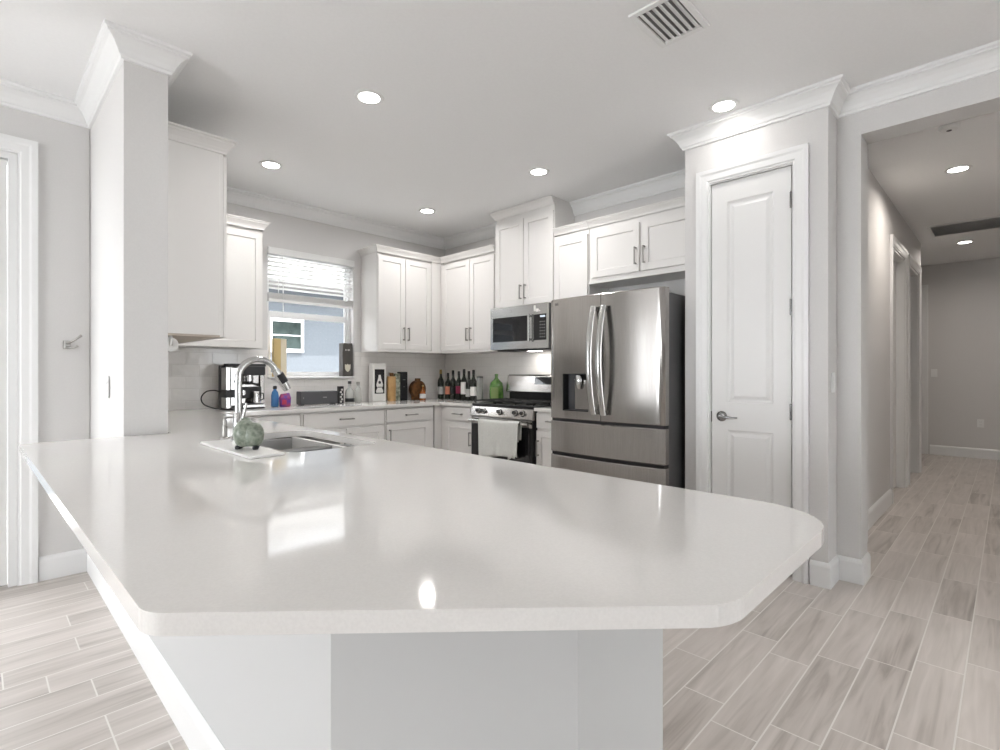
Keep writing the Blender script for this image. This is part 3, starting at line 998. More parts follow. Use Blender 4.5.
# backguard
b = MB()
b.prism([(XR - 0.115, RY0 + 0.004, 1.03), (XR - 0.10, RY0 + 0.004, 1.02), (XR - 0.03, RY0 + 0.004, 1.02), (XR - 0.03, RY0 + 0.004, 1.205), (XR - 0.065, RY0 + 0.004, 1.205), (XR - 0.085, RY0 + 0.004, 1.19)], (0, RY1 - RY0 - 0.008, 0))
bgd = b.build('backguard', M['steel'], r, 0.003)
MB().box(XR - 0.085, XR - 0.03, RY0 + 0.03, RY1 - 0.03, 0.926, 1.02).build('backguard_vent', M['black'], r, 0.002)
b = MB()
b.prism([(XR - 0.1041, 3.04, 1.107), (XR - 0.101, 3.04, 1.107), (XR - 0.0835, 3.04, 1.180), (XR - 0.0887, 3.04, 1.180)], (0, 0.37, 0))
b.build('display', M['blackglass'], bgd)
# burners and grates
for (bx, by, br_) in ((3.62, 3.16, 0.045), (3.62, 3.59, 0.05), (3.82, 3.16, 0.038), (3.82, 3.59, 0.038), (3.71, 3.376, 0.05)):
    MB().lathe((bx, by, 0.9255), [(br_, 0), (br_, 0.008), (br_ * 0.8, 0.014), (br_ * 0.8, 0.019), (0.001, 0.021)], 18).build('burner', M['iron'], r, smooth=40)
for g0, g1 in ((RY0 + 0.015, 3.245), (3.252, 3.500), (3.507, RY1 - 0.015)):
    b = MB()
    x0, x1, zt = 3.485, 3.94, 0.957
    t = 0.006
    for y in (g0 + t, (g0 + g1) / 2, g1 - t):
        b.box(x0, x1, y - t, y + t, zt - 0.012, zt)
    for x in (x0 + t, 3.60, (x0 + x1) / 2, 3.83, x1 - t):
        b.box(x - t, x + t, g0, g1, zt - 0.013, zt - 0.001)
    for x in (x0 + t, x1 - t, (x0 + x1) / 2):
        for y in (g0 + t, g1 - t):
            b.box(x - t, x + t, y - t, y + t, 0.9255, zt - 0.012)
    b.build('grate', M['iron'], r, 0.002)

# towel over the oven handle
r = None
hx, hz = RX - 0.052, 0.765
ty0, ty1 = 3.125, 3.625


def towel_mesh(y0, y1, zf, zb, x_off=0.0, wave=0.005, ph=0.0):
    """sheet over the bar: front drop to zf, back drop to zb"""
    path = []
    for k in range(15):
        path.append((hx - 0.0155 - x_off, zf + (hz - zf) * k / 14))
    for k in range(1, 8):
        a = PI - k * PI / 8
        path.append((hx + (0.0155 + x_off) * math.cos(a), hz + (0.0155 + x_off) * math.sin(a)))
    for k in range(9):
        path.append((hx + 0.0155 + x_off, hz - (hz - zb) * k / 8))
    b_ = MB()
    nY = 36
    for i, (x, z) in enumerate(path):
        down = max(0, hz - z) / (hz - zf)
        front = i < 15
        for j in range(nY + 1):
            t = j / nY
            y = y0 + (y1 - y0) * t
            wv = wave * math.sin(t * 13 + ph + down * 1.5) + 0.4 * wave * math.sin(t * 29 + ph * 2)
            xo = -abs(wv) * (0.3 + down) if front else 0
            zz = z
            if front and down > 0.5:
                zz += (-0.02 * t + 0.012 * math.sin(t * 5)) * (down - 0.5) * 2
            b_.v.append((x + xo, y + (t - 0.5) * -0.03 * down, zz))
    for i in range(len(path) - 1):
        for j in range(nY):
            a = i * (nY + 1) + j
            b_.f.append((a, a + 1, a + nY + 2, a + nY + 1))
    return b_


o = towel_mesh(ty0, ty1, 0.455, 0.60).build('dish_towel', M['towel'], None, smooth=60)
s_ = o.modifiers.new('thick', 'SOLIDIFY')
s_.thickness = 0.003
s_.offset = 1
tag(o, 'off-white dish towel hanging over the oven door handle', 'towel')
f_ = towel_mesh(3.10, 3.24, 0.47, 0.62, 0.006, 0.003, 1.0).build('towel_fold', M['towel'], o, smooth=60)
f_.location = (0, 0, 0)
f_.data.transform(Matrix.Translation(Vector((0, 0, 0))))
s_ = f_.modifiers.new('thick', 'SOLIDIFY')
s_.thickness = 0.003
s_.offset = 1

# ------------------------------------------------------------ microwave
r = thing('microwave', (3.92, 3.37, 1.45), 'stainless over-the-range microwave with black glass window', 'microwave')
MX = 3.68
MY0, MY1, MZ0, MZ1 = 3.004, 3.746, 1.450, 1.866
MB().box(MX + 0.012, XR - 0.013, MY0, MY1, MZ0, MZ1).build('body', M['greyside'], r, 0.003)
MB().box(MX + 0.06, XR - 0.06, MY0 + 0.03, MY1 - 0.03, MZ0 - 0.012, MZ0 - 0.0005).build('vent_underside', M['plastic_b'], r, 0.002)
MB().box(MX + 0.20, MX + 0.26, 3.29, 3.43, MZ0 - 0.0155, MZ0 - 0.0125).build('cooktop_lamp_lens', M['lens'], r)
ld_ = bpy.data.lights.new('cooktop_lamp', 'AREA')
ld_.size = 0.10
ld_.energy = 0.4
ld_.color = (1, 0.97, 0.93)
lo_ = bpy.data.objects.new('cooktop_lamp', ld_)
COL.objects.link(lo_)
lo_.parent = r
lo_.location = (MX + 0.23 - 3.92, 3.36 - 3.37, MZ0 - 0.020 - 1.45)
b = MB()
F = Fx(MX + 0.011, MY1, MZ0)
W_, H_ = MY1 - MY0, MZ1 - MZ0
wx0, wx1, wz0, wz1 = 0.035, 0.505, 0.075, 0.315
b.box(0, W_, 0.002, wz0, 0, 0.020, F).box(0, W_, wz1, H_, 0, 0.020, F).box(0, wx0, wz0, wz1, 0, 0.020, F)
b.box(wx1, 0.575, wz0, wz1, 0, 0.020, F).box(0.728, W_, wz0, wz1, 0, 0.020, F)
fr = b.build('front_frame', M['steel_lt'], r, 0.0)
MB().box(wx0 + 0.001, wx1 - 0.001, wz0 + 0.001, wz1 - 0.001, 0.002, 0.014, F).build('window', M['blackglass'], r)
cp_ = MB().box(0.576, 0.727, wz0 + 0.001, wz1 - 0.001, 0.002, 0.021, F).build('control_panel', M['blackglass'], r, 0.001)
MB().box(0.655, 0.715, 0.285, 0.302, 0.0213, 0.0218, F).build('clock_display', M['display'], cp_)
b = MB()
for i in range(3):
    for j in range(6):
        b.box(0.652 + i * 0.025, 0.664 + i * 0.025, 0.100 + j * 0.028, 0.108 + j * 0.028, 0.0213, 0.0217, F)
b.build('buttons', M['greylet'], cp_)
b = MB()
b.box(0.527, 0.549, 0.065, 0.325, 0.045, 0.058, F).box(0.530, 0.546, 0.075, 0.095, 0.020, 0.046, F).box(0.530, 0.546, 0.295, 0.315, 0.020, 0.046, F)
b.build('handle', M['steel_lt'], r, 0.004)
MB().lathe((MX - 0.0096, 3.47, MZ0 + 0.372), [(0.017, 0), (0.017, -0.0015)], 20, 'x').build('round_emblem', M['steel_lt'], fr)
for (u0, u1, v0, v1) in ((0.575, 0.600, 0.345, 0.400), (0.604, 0.635, 0.340, 0.368), (0.640, 0.655, 0.34, 0.352)):
    MB().box(u0, u1, v0, v1, 0.0202, 0.0206, F).build('sticker', M['paper_w'], r)

# ------------------------------------------------------------ pantry door and casing
r = thing('door_1', (XP, 1.16, 0), 'narrow white two-panel pantry door with chrome lever', 'door', kind='structure')
DY0, DY1, DZ0, DZ1 = 0.927, 1.398, 0.022, 2.452
b = MB()
F = Fx(XP + 0.045, DY1, 0)
W_ = DY1 - DY0
t = 0.035
px0, px1 = 0.098, W_ - 0.098
rows = [(0.20, 0.855), (1.030, 2.325)]
b.box(0, px0, DZ0, DZ1, 0, t, F).box(px1, W_, DZ0, DZ1, 0, t, F)
zprev = DZ0
for a, c in rows:
    b.box(px0, px1, zprev, a, 0, t, F)
    zprev = c
b.box(px0, px1, zprev, DZ1, 0, t, F)
for a, c in rows:
    L0 = [(px0, a), (px1, a), (px1, c), (px0, c)]

    def ins(k):
        return [(px0 + k, a + k), (px1 - k, a + k), (px1 - k, c - k), (px0 + k, c - k)]
    n = len(b.v)
    lv = [(0.0, t - 0.0003), (0.012, t - 0.010), (0.022, t - 0.011), (0.042, t - 0.003)]
    for k, dpt in lv:
        b.v += [F(x, y, dpt) for x, y in ins(k)]
    for q in range(len(lv) - 1):
        for k in range(4):
            k2 = (k + 1) % 4
            b.f.append((n + q * 4 + k, n + q * 4 + k2, n + q * 4 + 4 + k2, n + q * 4 + 4 + k))
    b.f.append(tuple(n + (len(lv) - 1) * 4 + k for k in range(4)))
slab = b.build('door_slab', M['doorpaint'], r)
MB().lathe((XP + 0.0095, 1.333, 0.940), [(0.033, 0), (0.033, -0.006), (0.028, -0.011), (0.012, -0.013), (0.012, -0.045), (0.001, -0.046)], 24, 'x').build('rosette', M['darkchrome'], slab, smooth=40)
MB().tube([(XP - 0.030, 1.340, 0.940), (XP - 0.033, 1.30, 0.937), (XP - 0.030, 1.255, 0.934), (XP - 0.026, 1.225, 0.936)], [0.010, 0.009, 0.007, 0.006], 12).build('lever', M['darkchrome'], slab, smooth=50)
MB().box(XP + 0.002, XP + 0.04, 1.3985, 1.4015, 0.90, 0.97).build('latch_plate', M['charcoal'], r)
for z in (2.245, 1.61, 0.99, 0.25):
    MB().tube([(XP - 0.012, 0.9225, z - 0.048), (XP - 0.012, 0.9225, z + 0.048)], 0.007, 10).build('hinge', M['darkchrome'], r, smooth=50)


def casing(parent, F, u0, u1, v1, wd=0.088, name='casing', v0=0.0):
    """door casing of stepped profile round an opening u0..u1 up to v1"""
    b_ = MB()
    prof = [(0.0, 0.011), (0.010, 0.011), (0.016, 0.016), (0.05, 0.018), (0.062, 0.023), (wd, 0.024), (wd, 0.0005), (0.0, 0.0005)]
    rs = []
    for corner in range(4):
        ring = []
        for o_, t_ in prof:
            if corner == 0:
                ring.append(F(u0 - o_, v0, t_))
            elif corner == 1:
                ring.append(F(u0 - o_, v1 + o_, t_))
            elif corner == 2:
                ring.append(F(u1 + o_, v1 + o_, t_))
            else:
                ring.append(F(u1 + o_, v0, t_))
        rs.append(ring)
    b_.rings(rs)
    return b_.build(name, M['trim'], parent)


casing(r, Fx(XP, 1.41, 0), 0.004, 0.495, 2.464, 0.085)
b = MB()
b.box(XP + 0.001, XP + 0.109, 1.402, 1.4095, 0.0, 2.463).box(XP + 0.001, XP + 0.109, 0.906, 0.918, 0.0, 2.463).box(XP + 0.001, XP + 0.109, 0.918, 1.402, 2.456, 2.463)
b.build('jamb', M['trim'], r)
struct('wall_pantry_inside', MB().box(XP + 0.112, XP + 0.6, 0.805, 0.81, 0, H).box(XP + 0.112, XP + 0.6, 1.44, 1.45, 0, H), M['wall'], label='pantry inside wall', cat='wall')

# ------------------------------------------------------------ left glazed door
r = thing('door_2', (-0.43, 4.10, 0), 'white glazed door at the left edge with stepped casing', 'door', kind='structure')
casing(r, Fy(4.06, 0, 0), -1.05, 0.178, 2.478, 0.088)
b = MB()
b.box(0.140, 0.177, 4.062, 4.20, 0.0, 2.478).box(-1.049, -1.012, 4.062, 4.20, 0.0, 2.478).box(-1.012, 0.140, 4.062, 4.20, 2.44, 2.478)
b.build('jamb', M['trim'], r)
b = MB()
gx0, gx1, gz0, gz1 = -0.93, 0.060, 0.265, 2.32
b.box(-1.008, gx0, 4.085, 4.128, 0.01, 2.435).box(gx1, 0.136, 4.085, 4.128, 0.01, 2.435).box(gx0, gx1, 4.085, 4.128, 0.01, gz0).box(gx0, gx1, 4.085, 4.128, gz1, 2.435)
ds = b.build('door_slab', M['doorpaint'], r)
b = MB()
b.box(gx1 - 0.02, gx1 + 0.012, 4.072, 4.1, gz0 - 0.012, gz1 + 0.012).box(gx0 - 0.012, gx0 + 0.02, 4.072, 4.1, gz0 - 0.012, gz1 + 0.012)
b.box(gx0 + 0.02, gx1 - 0.02, 4.072, 4.1, gz0 - 0.012, gz0 + 0.02).box(gx0 + 0.02, gx1 - 0.02, 4.072, 4.1, gz1 - 0.02, gz1 + 0.012)
b.build('glazing_bead', M['trim'], ds, 0.004)
MB().box(gx0 + 0.02, gx1 - 0.02, 4.103, 4.108, gz0 + 0.02, gz1 - 0.02).build('pane', M['pane'], ds)

# robe hook
r = thing('robe_hook', (0.395, 4.045, 1.40), 'brushed nickel double robe hook on the grey left wall', 'hook')
MB().box(0.378, 0.414, 4.048, 4.058, 1.365, 1.415).build('backplate', M['nickel'], r, 0.004)
MB().tube([(0.396, 4.048, 1.398), (0.410, 4.02, 1.405), (0.435, 3.995, 1.425), (0.458, 3.985, 1.447)], [0.007, 0.006, 0.006, 0.008], 10).build('upper_hook', M['nickel'], r, smooth=50)
MB().tube([(0.396, 4.048, 1.378), (0.408, 4.02, 1.372), (0.428, 4.005, 1.374), (0.442, 4.0, 1.385)], [0.006, 0.006, 0.006, 0.008], 10).build('lower_hook', M['nickel'], r, smooth=50)


# switches, outlets
def plate(name, label, cat, F, kind='rocker'):
    o0 = F(0, 0, 0)
    r_ = thing(name, o0, label, cat)
    MB().box(-0.036, 0.036, -0.058, 0.058, 0.0005, 0.006, F).build('cover_plate', M['white'], r_, 0.002)
    if kind == 'rocker':
        MB().box(-0.016, 0.016, -0.033, 0.033, 0.006, 0.010, F).build('rocker', M['white'], r_, 0.002)
    else:
        for v in (-0.021, 0.021):
            s__ = MB().box(-0.014, 0.014, v - 0.014, v + 0.014, 0.006, 0.008, F).build('socket', M['white'], r_, 0.003)
            b_ = MB()
            b_.box(-0.007, -0.005, v - 0.005, v + 0.005, 0.008, 0.0083, F).box(0.005, 0.007, v - 0.005, v + 0.005, 0.008, 0.0083, F)
            b_.build('slots', M['black'], s__)


plate('wall_outlet', 'white outlet plate on the side of the column', 'outlet', lambda u, v, w_: (0.507 - w_, 3.436 - u, 1.145 + v), 'outlet')
plate('light_switch', 'white light switch on the pantry corner beside the hallway', 'switch', lambda u, v, w_: (3.50 + u, 0.735 - w_, 1.165 + v))
plate('light_switch', 'white light switch on the taupe hallway end wall', 'switch', lambda u, v, w_: (10.1 - w_, 0.84 - 0.03 - u, 1.22 + v))
plate('wall_outlet', 'white outlet low on the taupe hallway end wall', 'outlet', lambda u, v, w_: (10.1 - w_, 0.300 - u, 0.50 + v), 'outlet')

# ------------------------------------------------------------ kitchen window and blind
r = thing('window_1', (2.37, YW, WZ0), 'white single-hung kitchen window', 'window', kind='structure')
y0, y1 = YW + 0.07, YW + 0.12
b = MB()
b.box(WX0, WX0 + 0.028, y0, y1, WZ0, WZ1).box(WX1 - 0.028, WX1, y0, y1, WZ0, WZ1)
b.box(WX0 + 0.028, WX1 - 0.028, y0, y1, WZ0, WZ0 + 0.022).box(WX0 + 0.028, WX1 - 0.028, y0, y1, WZ1 - 0.03, WZ1)
fr = b.build('window_frame', M['trim'], r, 0.003)
b = MB()
lx0, lx1 = WX0 + 0.030, WX1 - 0.030
b.box(lx0, lx0 + 0.030, y0 + 0.002, y0 + 0.025, WZ0 + 0.024, 1.790).box(lx1 - 0.030, lx1, y0 + 0.002, y0 + 0.025, WZ0 + 0.024, 1.790)
b.box(lx0 + 0.03, lx1 - 0.03, y0 + 0.002, y0 + 0.025, WZ0 + 0.024, WZ0 + 0.045).box(lx0 + 0.03, lx1 - 0.03, y0 + 0.002, y0 + 0.025, 1.750, 1.790)
sa = b.build('sash', M['trim'], r, 0.002)
MB().box(lx0 + 0.03, lx1 - 0.03, y0 + 0.011, y0 + 0.015, WZ0 + 0.045, 1.750).build('pane', M['pane'], sa)
b = MB()
b.box(lx0, lx0 + 0.022, y0 + 0.027, y0 + 0.046, 1.792, WZ1 - 0.032).box(lx1 - 0.022, lx1, y0 + 0.027, y0 + 0.046, 1.792, WZ1 - 0.032)
b.box(lx0 + 0.022, lx1 - 0.022, y0 + 0.027, y0 + 0.046, 1.792, 1.815).box(lx0 + 0.022, lx1 - 0.022, y0 + 0.027, y0 + 0.046, WZ1 - 0.055, WZ1 - 0.032)
sb = b.build('sash', M['trim'], r, 0.002)
MB().box(lx0 + 0.022, lx1 - 0.022, y0 + 0.034, y0 + 0.038, 1.815, WZ1 - 0.055).build('pane', M['pane'], sb)
MB().box(WX0 + 0.001, WX1 - 0.001, YW - 0.035, y0 - 0.001, WZ0 - 0.018, WZ0 - 0.0005).build('window_sill', M['trim'], r, 0.004)

r = thing('window_blind', (2.37, YW + 0.03, 1.89), 'white horizontal slat blind half raised in the kitchen window', 'blind')
MB().box(WX0 + 0.001, WX1 - 0.001, YW - 0.030, YW + 0.045, 2.335, WZ1 - 0.002).build('valance', M['slat'], r, 0.006)
z = 2.312
for k in range(8):
    a = math.radians(12)
    dy, dz = 0.024 * math.cos(a), -0.024 * math.sin(a)
    MB().prism([(WX0 + 0.012, YW + 0.018 - dy, z - dz), (WX0 + 0.012, YW + 0.018 + dy, z + dz), (WX0 + 0.012, YW + 0.018 + dy + 0.001, z + dz - 0.003), (WX0 + 0.012, YW + 0.018 - dy + 0.001, z - dz - 0.003)],
               (WX1 - WX0 - 0.024, 0, 0)).build('slat', M['slat'], r)
    z -= 0.041
for k in range(9):
    MB().box(WX0 + 0.012, WX1 - 0.012, YW - 0.006, YW + 0.042, 1.925 + k * 0.0058, 1.925 + k * 0.0058 + 0.0035).build('slat', M['slat'], r)
MB().box(WX0 + 0.012, WX1 - 0.012, YW - 0.006, YW + 0.042, 1.895, 1.922).build('bottom_rail', M['slat'], r, 0.004)
for x in (WX0 + 0.10, WX1 - 0.10):
    MB().tube([(x, YW - 0.009, 2.34), (x, YW - 0.009, 1.93)], 0.0022, 6).build('ladder_cord', M['slat'], r)
MB().tube([(WX0 + 0.14, YW - 0.020, 2.33), (WX0 + 0.14, YW - 0.020, 1.75)], 0.004, 8).build('tilt_wand', M['white'], r)

# ------------------------------------------------------------ outside: neighbour's house and lawn
struct('sky_blocker', MB().box(-9.5, -5.12, -3.0, 6.0, 2.5, 2.7).box(-0.8, 2.8, -6.05, -5.12, 2.6, 2.7), M['trim'], label='added unseen roof slabs that block sky and sun at the openings', cat='roof')  # unseen slabs added to cut sky light and sun at the openings
struct('ground', MB().box(-14, 20, 5.3, 30, -0.4, -0.3).box(-14, -5.12, -12, 5.3, -0.4, -0.3).box(-5.12, 20, -14, -5.2, -0.4, -0.3), M['paving'], label='pale paving around the house', cat='ground')
r = thing('neighbouring_house', (4.0, 8.6, -0.3), 'pale blue-grey stucco house seen through the kitchen window', 'house')
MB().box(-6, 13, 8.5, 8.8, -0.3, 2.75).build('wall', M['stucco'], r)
b = MB()
b.prism([(-6.5, 7.95, 2.62), (-6.5, 7.95, 2.78), (-6.5, 10.8, 4.1), (-6.5, 10.8, 3.95), (-6.5, 8.5, 2.72), (-6.5, 8.5, 2.62)], (20, 0, 0))
b.build('roof', M['roof'], r)
nw = MB()
nw.box(3.34, 3.38, 8.46, 8.499, 1.56, 2.12).box(3.86, 3.90, 8.46, 8.499, 1.56, 2.12).box(3.38, 3.86, 8.46, 8.499, 1.56, 1.62).box(3.38, 3.86, 8.46, 8.499, 2.06, 2.12).box(3.38, 3.86, 8.47, 8.499, 1.83, 1.85)
nf = nw.build('window', M['trim'], r)
MB().box(3.38, 3.86, 8.485, 8.498, 1.62, 2.06).build('pane', M['ndark'], nf)


# ------------------------------------------------------------ ceiling fixtures
def downlight(x, y, label, power=4.2, col=(1.0, 0.982, 0.972), rad=0.062, spread=165):
    r_ = thing('ceiling_downlight', (x, y, H - 0.005), label, 'ceiling light', 'recessed ceiling lights')
    MB().lathe((x, y, H - 0.0055), [(rad, 0.002), (rad, 0), (rad + 0.022, 0.001), (rad + 0.025, 0.0045), (rad, 0.0045)], 28).build('trim_ring', M['white'], r_, smooth=40)
    MB().lathe((x, y, H - 0.0048), [(rad - 0.001, 0), (rad - 0.001, 0.003)], 28).build('lens', M['lens'], r_)
    d_ = bpy.data.lights.new('downlight', 'AREA')
    d_.shape = 'DISK'
    d_.size = rad * 1.9
    d_.energy = power
    d_.color = col
    d_.spread = math.radians(spread)
    l_ = bpy.data.objects.new('lamp', d_)
    COL.objects.link(l_)
    l_.parent = r_
    l_.location = (0, 0, -0.006)


downlight(1.635, 2.69, 'recessed downlight nearest the viewer, above the sink')
downlight(1.630, 4.11, 'recessed downlight over the left worktop by the column cabinet', 4.0)
downlight(3.19, 4.16, 'recessed downlight near the inside corner of the kitchen')
downlight(3.20, 2.71, 'recessed downlight in front of the microwave cabinet')
downlight(3.20, 1.24, 'recessed downlight in front of the pantry door', 0.7)
downlight(5.50, 0.295, 'first recessed downlight inside the hallway', 7.0, (1.0, 0.92, 0.84))
downlight(8.63, 0.40, 'recessed downlight at the far end of the hallway', 7.0, (1.0, 0.92, 0.84))

for x, y, lb in ((-2.4, 1.7, 'added fill downlight over the open room, left of the peninsula'), (-0.9, -1.6, 'added fill downlight in the open room behind the viewer'),
                 (1.6, -1.9, 'added fill downlight in the open room toward the hallway'), (-3.2, -0.4, 'added fill downlight near the west opening')):
    downlight(x, y, lb, 2.0)  # unseen lamps added behind the camera to raise the ambient light

# supply air grille
r = thing('air_vent', (2.24, 1.12, H - 0.01), 'white louvred air supply grille in the kitchen ceiling', 'vent')
vx0, vx1, vy0, vy1 = 2.085, 2.405, 0.995, 1.235
b = MB()
z0, z1 = H - 0.012, H - 0.0005
b.box(vx0, vx1, vy0, vy0 + 0.028, z0, z1).box(vx0, vx1, vy1 - 0.028, vy1, z0, z1).box(vx0, vx0 + 0.028, vy0 + 0.028, vy1 - 0.028, z0, z1).box(vx1 - 0.028, vx1, vy0 + 0.028, vy1 - 0.028, z0, z1)
b.build('frame', M['trim'], r, 0.003)
MB().box(vx0 + 0.028, vx1 - 0.028, vy0 + 0.028, vy1 - 0.028, H - 0.0015, H - 0.0004).build('backing', M['ventgrey'], r)
for k in range(6):
    y = vy0 + 0.044 + k * 0.030
    MB().prism([(vx0 + 0.028, y - 0.012, z0 - 0.001), (vx0 + 0.028, y - 0.010, z0 - 0.002), (vx0 + 0.028, y + 0.012, z1 - 0.002), (vx0 + 0.028, y + 0.010, z1 - 0.001)], (vx1 - vx0 - 0.056, 0, 0)).build('louvre', M['trim'], r)
# hall return grille
r = thing('return_air_grille', (7.75, 0.2, H - 0.01), 'long grey return-air grille in the hallway ceiling', 'vent')
b = MB()
gx0, gx1, gy0, gy1 = 7.42, 8.02, -0.35, 0.66
b.box(gx0, gx1, gy0, gy0 + 0.03, z0, z1).box(gx0, gx1, gy1 - 0.03, gy1, z0, z1).box(gx0, gx0 + 0.03, gy0 + 0.03, gy1 - 0.03, z0, z1).box(gx1 - 0.03, gx1, gy0 + 0.03, gy1 - 0.03, z0, z1)
b.build('frame', M['trim'], r, 0.003)
MB().box(gx0 + 0.03, gx1 - 0.03, gy0 + 0.03, gy1 - 0.03, H - 0.0015, H - 0.0004).build('backing', M['greyside'], r)
for k in range(20):
    x = gx0 + 0.05 + k * 0.0265
    MB().prism([(x - 0.008, gy0 + 0.03, z0), (x - 0.006, gy0 + 0.03, z0), (x + 0.008, gy0 + 0.03, z1 - 0.002), (x + 0.006, gy0 + 0.03, z1 - 0.002)], (0, gy1 - gy0 - 0.06, 0)).build('louvre', M['trim'], r)
r = thing('smoke_detector', (4.5, 0.285, H - 0.03), 'small white smoke detector on the hallway ceiling', 'smoke detector')
MB().lathe((4.5, 0.285, H - 0.001), [(0.055, 0), (0.055, -0.012), (0.046, -0.026), (0.020, -0.030), (0.001, -0.030)], 24).build('body', M['trim'], r, smooth=40)
MB().lathe((4.5, 0.285, H - 0.0312), [(0.014, 0), (0.014, -0.002)], 16).build('test_button', M['charcoal'], r)

# ------------------------------------------------------------ hall doors
r = thing('door_3', (6.52, HY, 0), 'first cased doorway on the left of the hallway', 'door', kind='structure')
casing(r, Fy(HY, 0, 0), 6.10, 6.95, 2.43, 0.085)
MB().box(6.102, 6.12, HY + 0.001, HY + 0.119, 0, 2.429).box(6.93, 6.948, HY + 0.001, HY + 0.119, 0, 2.429).box(6.12, 6.93, HY + 0.001, HY + 0.119, 2.41, 2.429).build('jamb', M['trim'], r)
MB().box(6.122, 6.928, HY + 0.07, HY + 0.105, 0.01, 2.408).build('door_slab', M['doorpaint'], r)
r = thing('door_4', (7.67, HY, 0), 'second cased doorway on the left of the hallway', 'door', kind='structure')
casing(r, Fy(HY, 0, 0), 7.25, 8.10, 2.43, 0.085)
MB().box(7.252, 7.27, HY + 0.001, HY + 0.119, 0, 2.429).box(8.08, 8.098, HY + 0.001, HY + 0.119, 0, 2.429).box(7.27, 8.08, HY + 0.001, HY + 0.119, 2.41, 2.429).build('jamb', M['trim'], r)
r = thing('door_5', (10.1, 1.4, 0), 'white cased door at the end of the hallway', 'door', kind='structure')
casing(r, Fx(10.1, 1.80, 0), 0.0, 0.83, 2.46, 0.09)
MB().box(10.27, 10.298, 0.972, 1.798, 0.01, 2.458).build('door_slab', M['doorpaint'], r)

# ------------------------------------------------------------ things on the window side worktop
# paper towel roll under the column cabinet
r = thing('paper_towel_roll', (0.86, 3.62, 1.32), 'white paper towel roll mounted under the column cabinet', 'paper towel')
MB().lathe((0.80, 3.46, 1.385), [(0.018, 0), (0.042, 0.0), (0.042, 0.26), (0.018, 0.26)], 24, 'y').build('roll', M['paperroll'], r, smooth=40)
b = MB().tube([(0.80, 3.45, 1.385), (0.80, 3.73, 1.385)], 0.006, 8)
b.box(0.792, 0.808, 3.446, 3.450, 1.378, 1.439).box(0.792, 0.808, 3.73, 3.734, 1.378, 1.439)
b.build('holder', M['nickel'], r)

# espresso machine
ex0, ex1, ey0, ey1 = 1.462, 1.822, 4.60, 4.80
r = thing('espresso_machine', ((ex0 + ex1) / 2, 4.7, CT), 'black and steel espresso machine on the worktop by the window', 'coffee machine')
z = CT + 0.001
MB().box(ex0, ex0 + 0.04, ey1 - 0.065, ey1, z, z + 0.370).build('back_panel', M['plastic_b'], r, 0.006)
MB().box(ex0 + 0.003, ex0 + 0.040, ey0 + 0.02, ey1 - 0.066, z + 0.01, z + 0.350).build('side_panel', M['steel_lt'], r, 0.005)
MB().box(ex0 + 0.001, ex0 + 0.0395, ey0 + 0.018, ey1 - 0.064, z + 0.10, z + 0.165).build('side_band', M['plastic_b'], r, 0.003)
MB().box(ex0 + 0.04, ex1, ey1 - 0.10, ey1, z + 0.361, z + 0.385).build('top_tray', M['plastic_b'], r, 0.005)
MB().box(ex1 - 0.04, ex1, ey1 - 0.065, ey1, z, z + 0.360).build('side_panel', M['steel'], r, 0.006)
MB().box(ex0 + 0.041, ex1 - 0.041, ey0 + 0.15, ey1, z, z + 0.36).build('body', M['steel'], r, 0.006)
MB().box(ex0 + 0.041, ex0 + 0.13, ey0 + 0.02, ey0 + 0.149, z + 0.03, z + 0.35).build('front_column', M['steel_lt'], r, 0.005)
MB().box(ex0 + 0.041, ex0 + 0.135, ey0 + 0.012, ey0 + 0.0195, z + 0.10, z + 0.165).build('control_strip', M['plastic_b'], r, 0.003)
MB().lathe((ex0 + 0.075, ey0 + 0.0195, z + 0.235), [(0.010, 0), (0.010, -0.006)], 16, 'y').build('power_button', M['plastic_b'], r)
MB().box(ex0 + 0.14, ex1 - 0.041, ey0 + 0.0, ey0 + 0.149, z + 0.285, z + 0.365).build('head', M['plastic_b'], r, 0.012)
MB().box(ex0 + 0.131, ex1 - 0.041, ey0 + 0.10, ey0 + 0.149, z + 0.085, z + 0.185).build('control_panel', M['plastic_b'], r, 0.003)
MB().lathe((ex0 + 0.165, ey0 + 0.0995, z + 0.135), [(0.022, 0), (0.022, -0.004), (0.001, -0.005)], 20, 'y').build('pressure_gauge', M['steel_lt'], r, smooth=40)
MB().lathe((ex0 + 0.205, ey0 + 0.07, z + 0.235), [(0.034, 0), (0.034, 0.05)], 20).build('group_head', M['chrome'], r, smooth=40)
b = MB().lathe((ex0 + 0.205, ey0 + 0.07, z + 0.205), [(0.030, 0), (0.032, 0.029)], 20)
b.tube([(ex0 + 0.215, ey0 + 0.04, z + 0.218), (ex0 + 0.235, ey0 - 0.04, z + 0.205)], [0.008, 0.013], 10)
b.build('portafilter', M['plastic_b'], r, smooth=40)
MB().box(ex0 + 0.131, ex1 - 0.041, ey0 - 0.0, ey0 + 0.149, z + 0.012, z + 0.035).build('drip_tray', M['steel_lt'], r, 0.003)
MB().box(ex0 + 0.14, ex1 - 0.05, ey0 + 0.01, ey0 + 0.14, z + 0.0355, z + 0.040).build('drip_grille', M['plastic_b'], r)
MB().box(ex0 + 0.041, ex1 - 0.041, ey0 + 0.03, ey0 + 0.149, z, z + 0.0115).build('foot', M['plastic_b'], r)
j = thing('milk_jug', (ex0 + 0.262, ey0 + 0.070, z + 0.041), 'small steel milk jug on the espresso machine tray', 'jug')
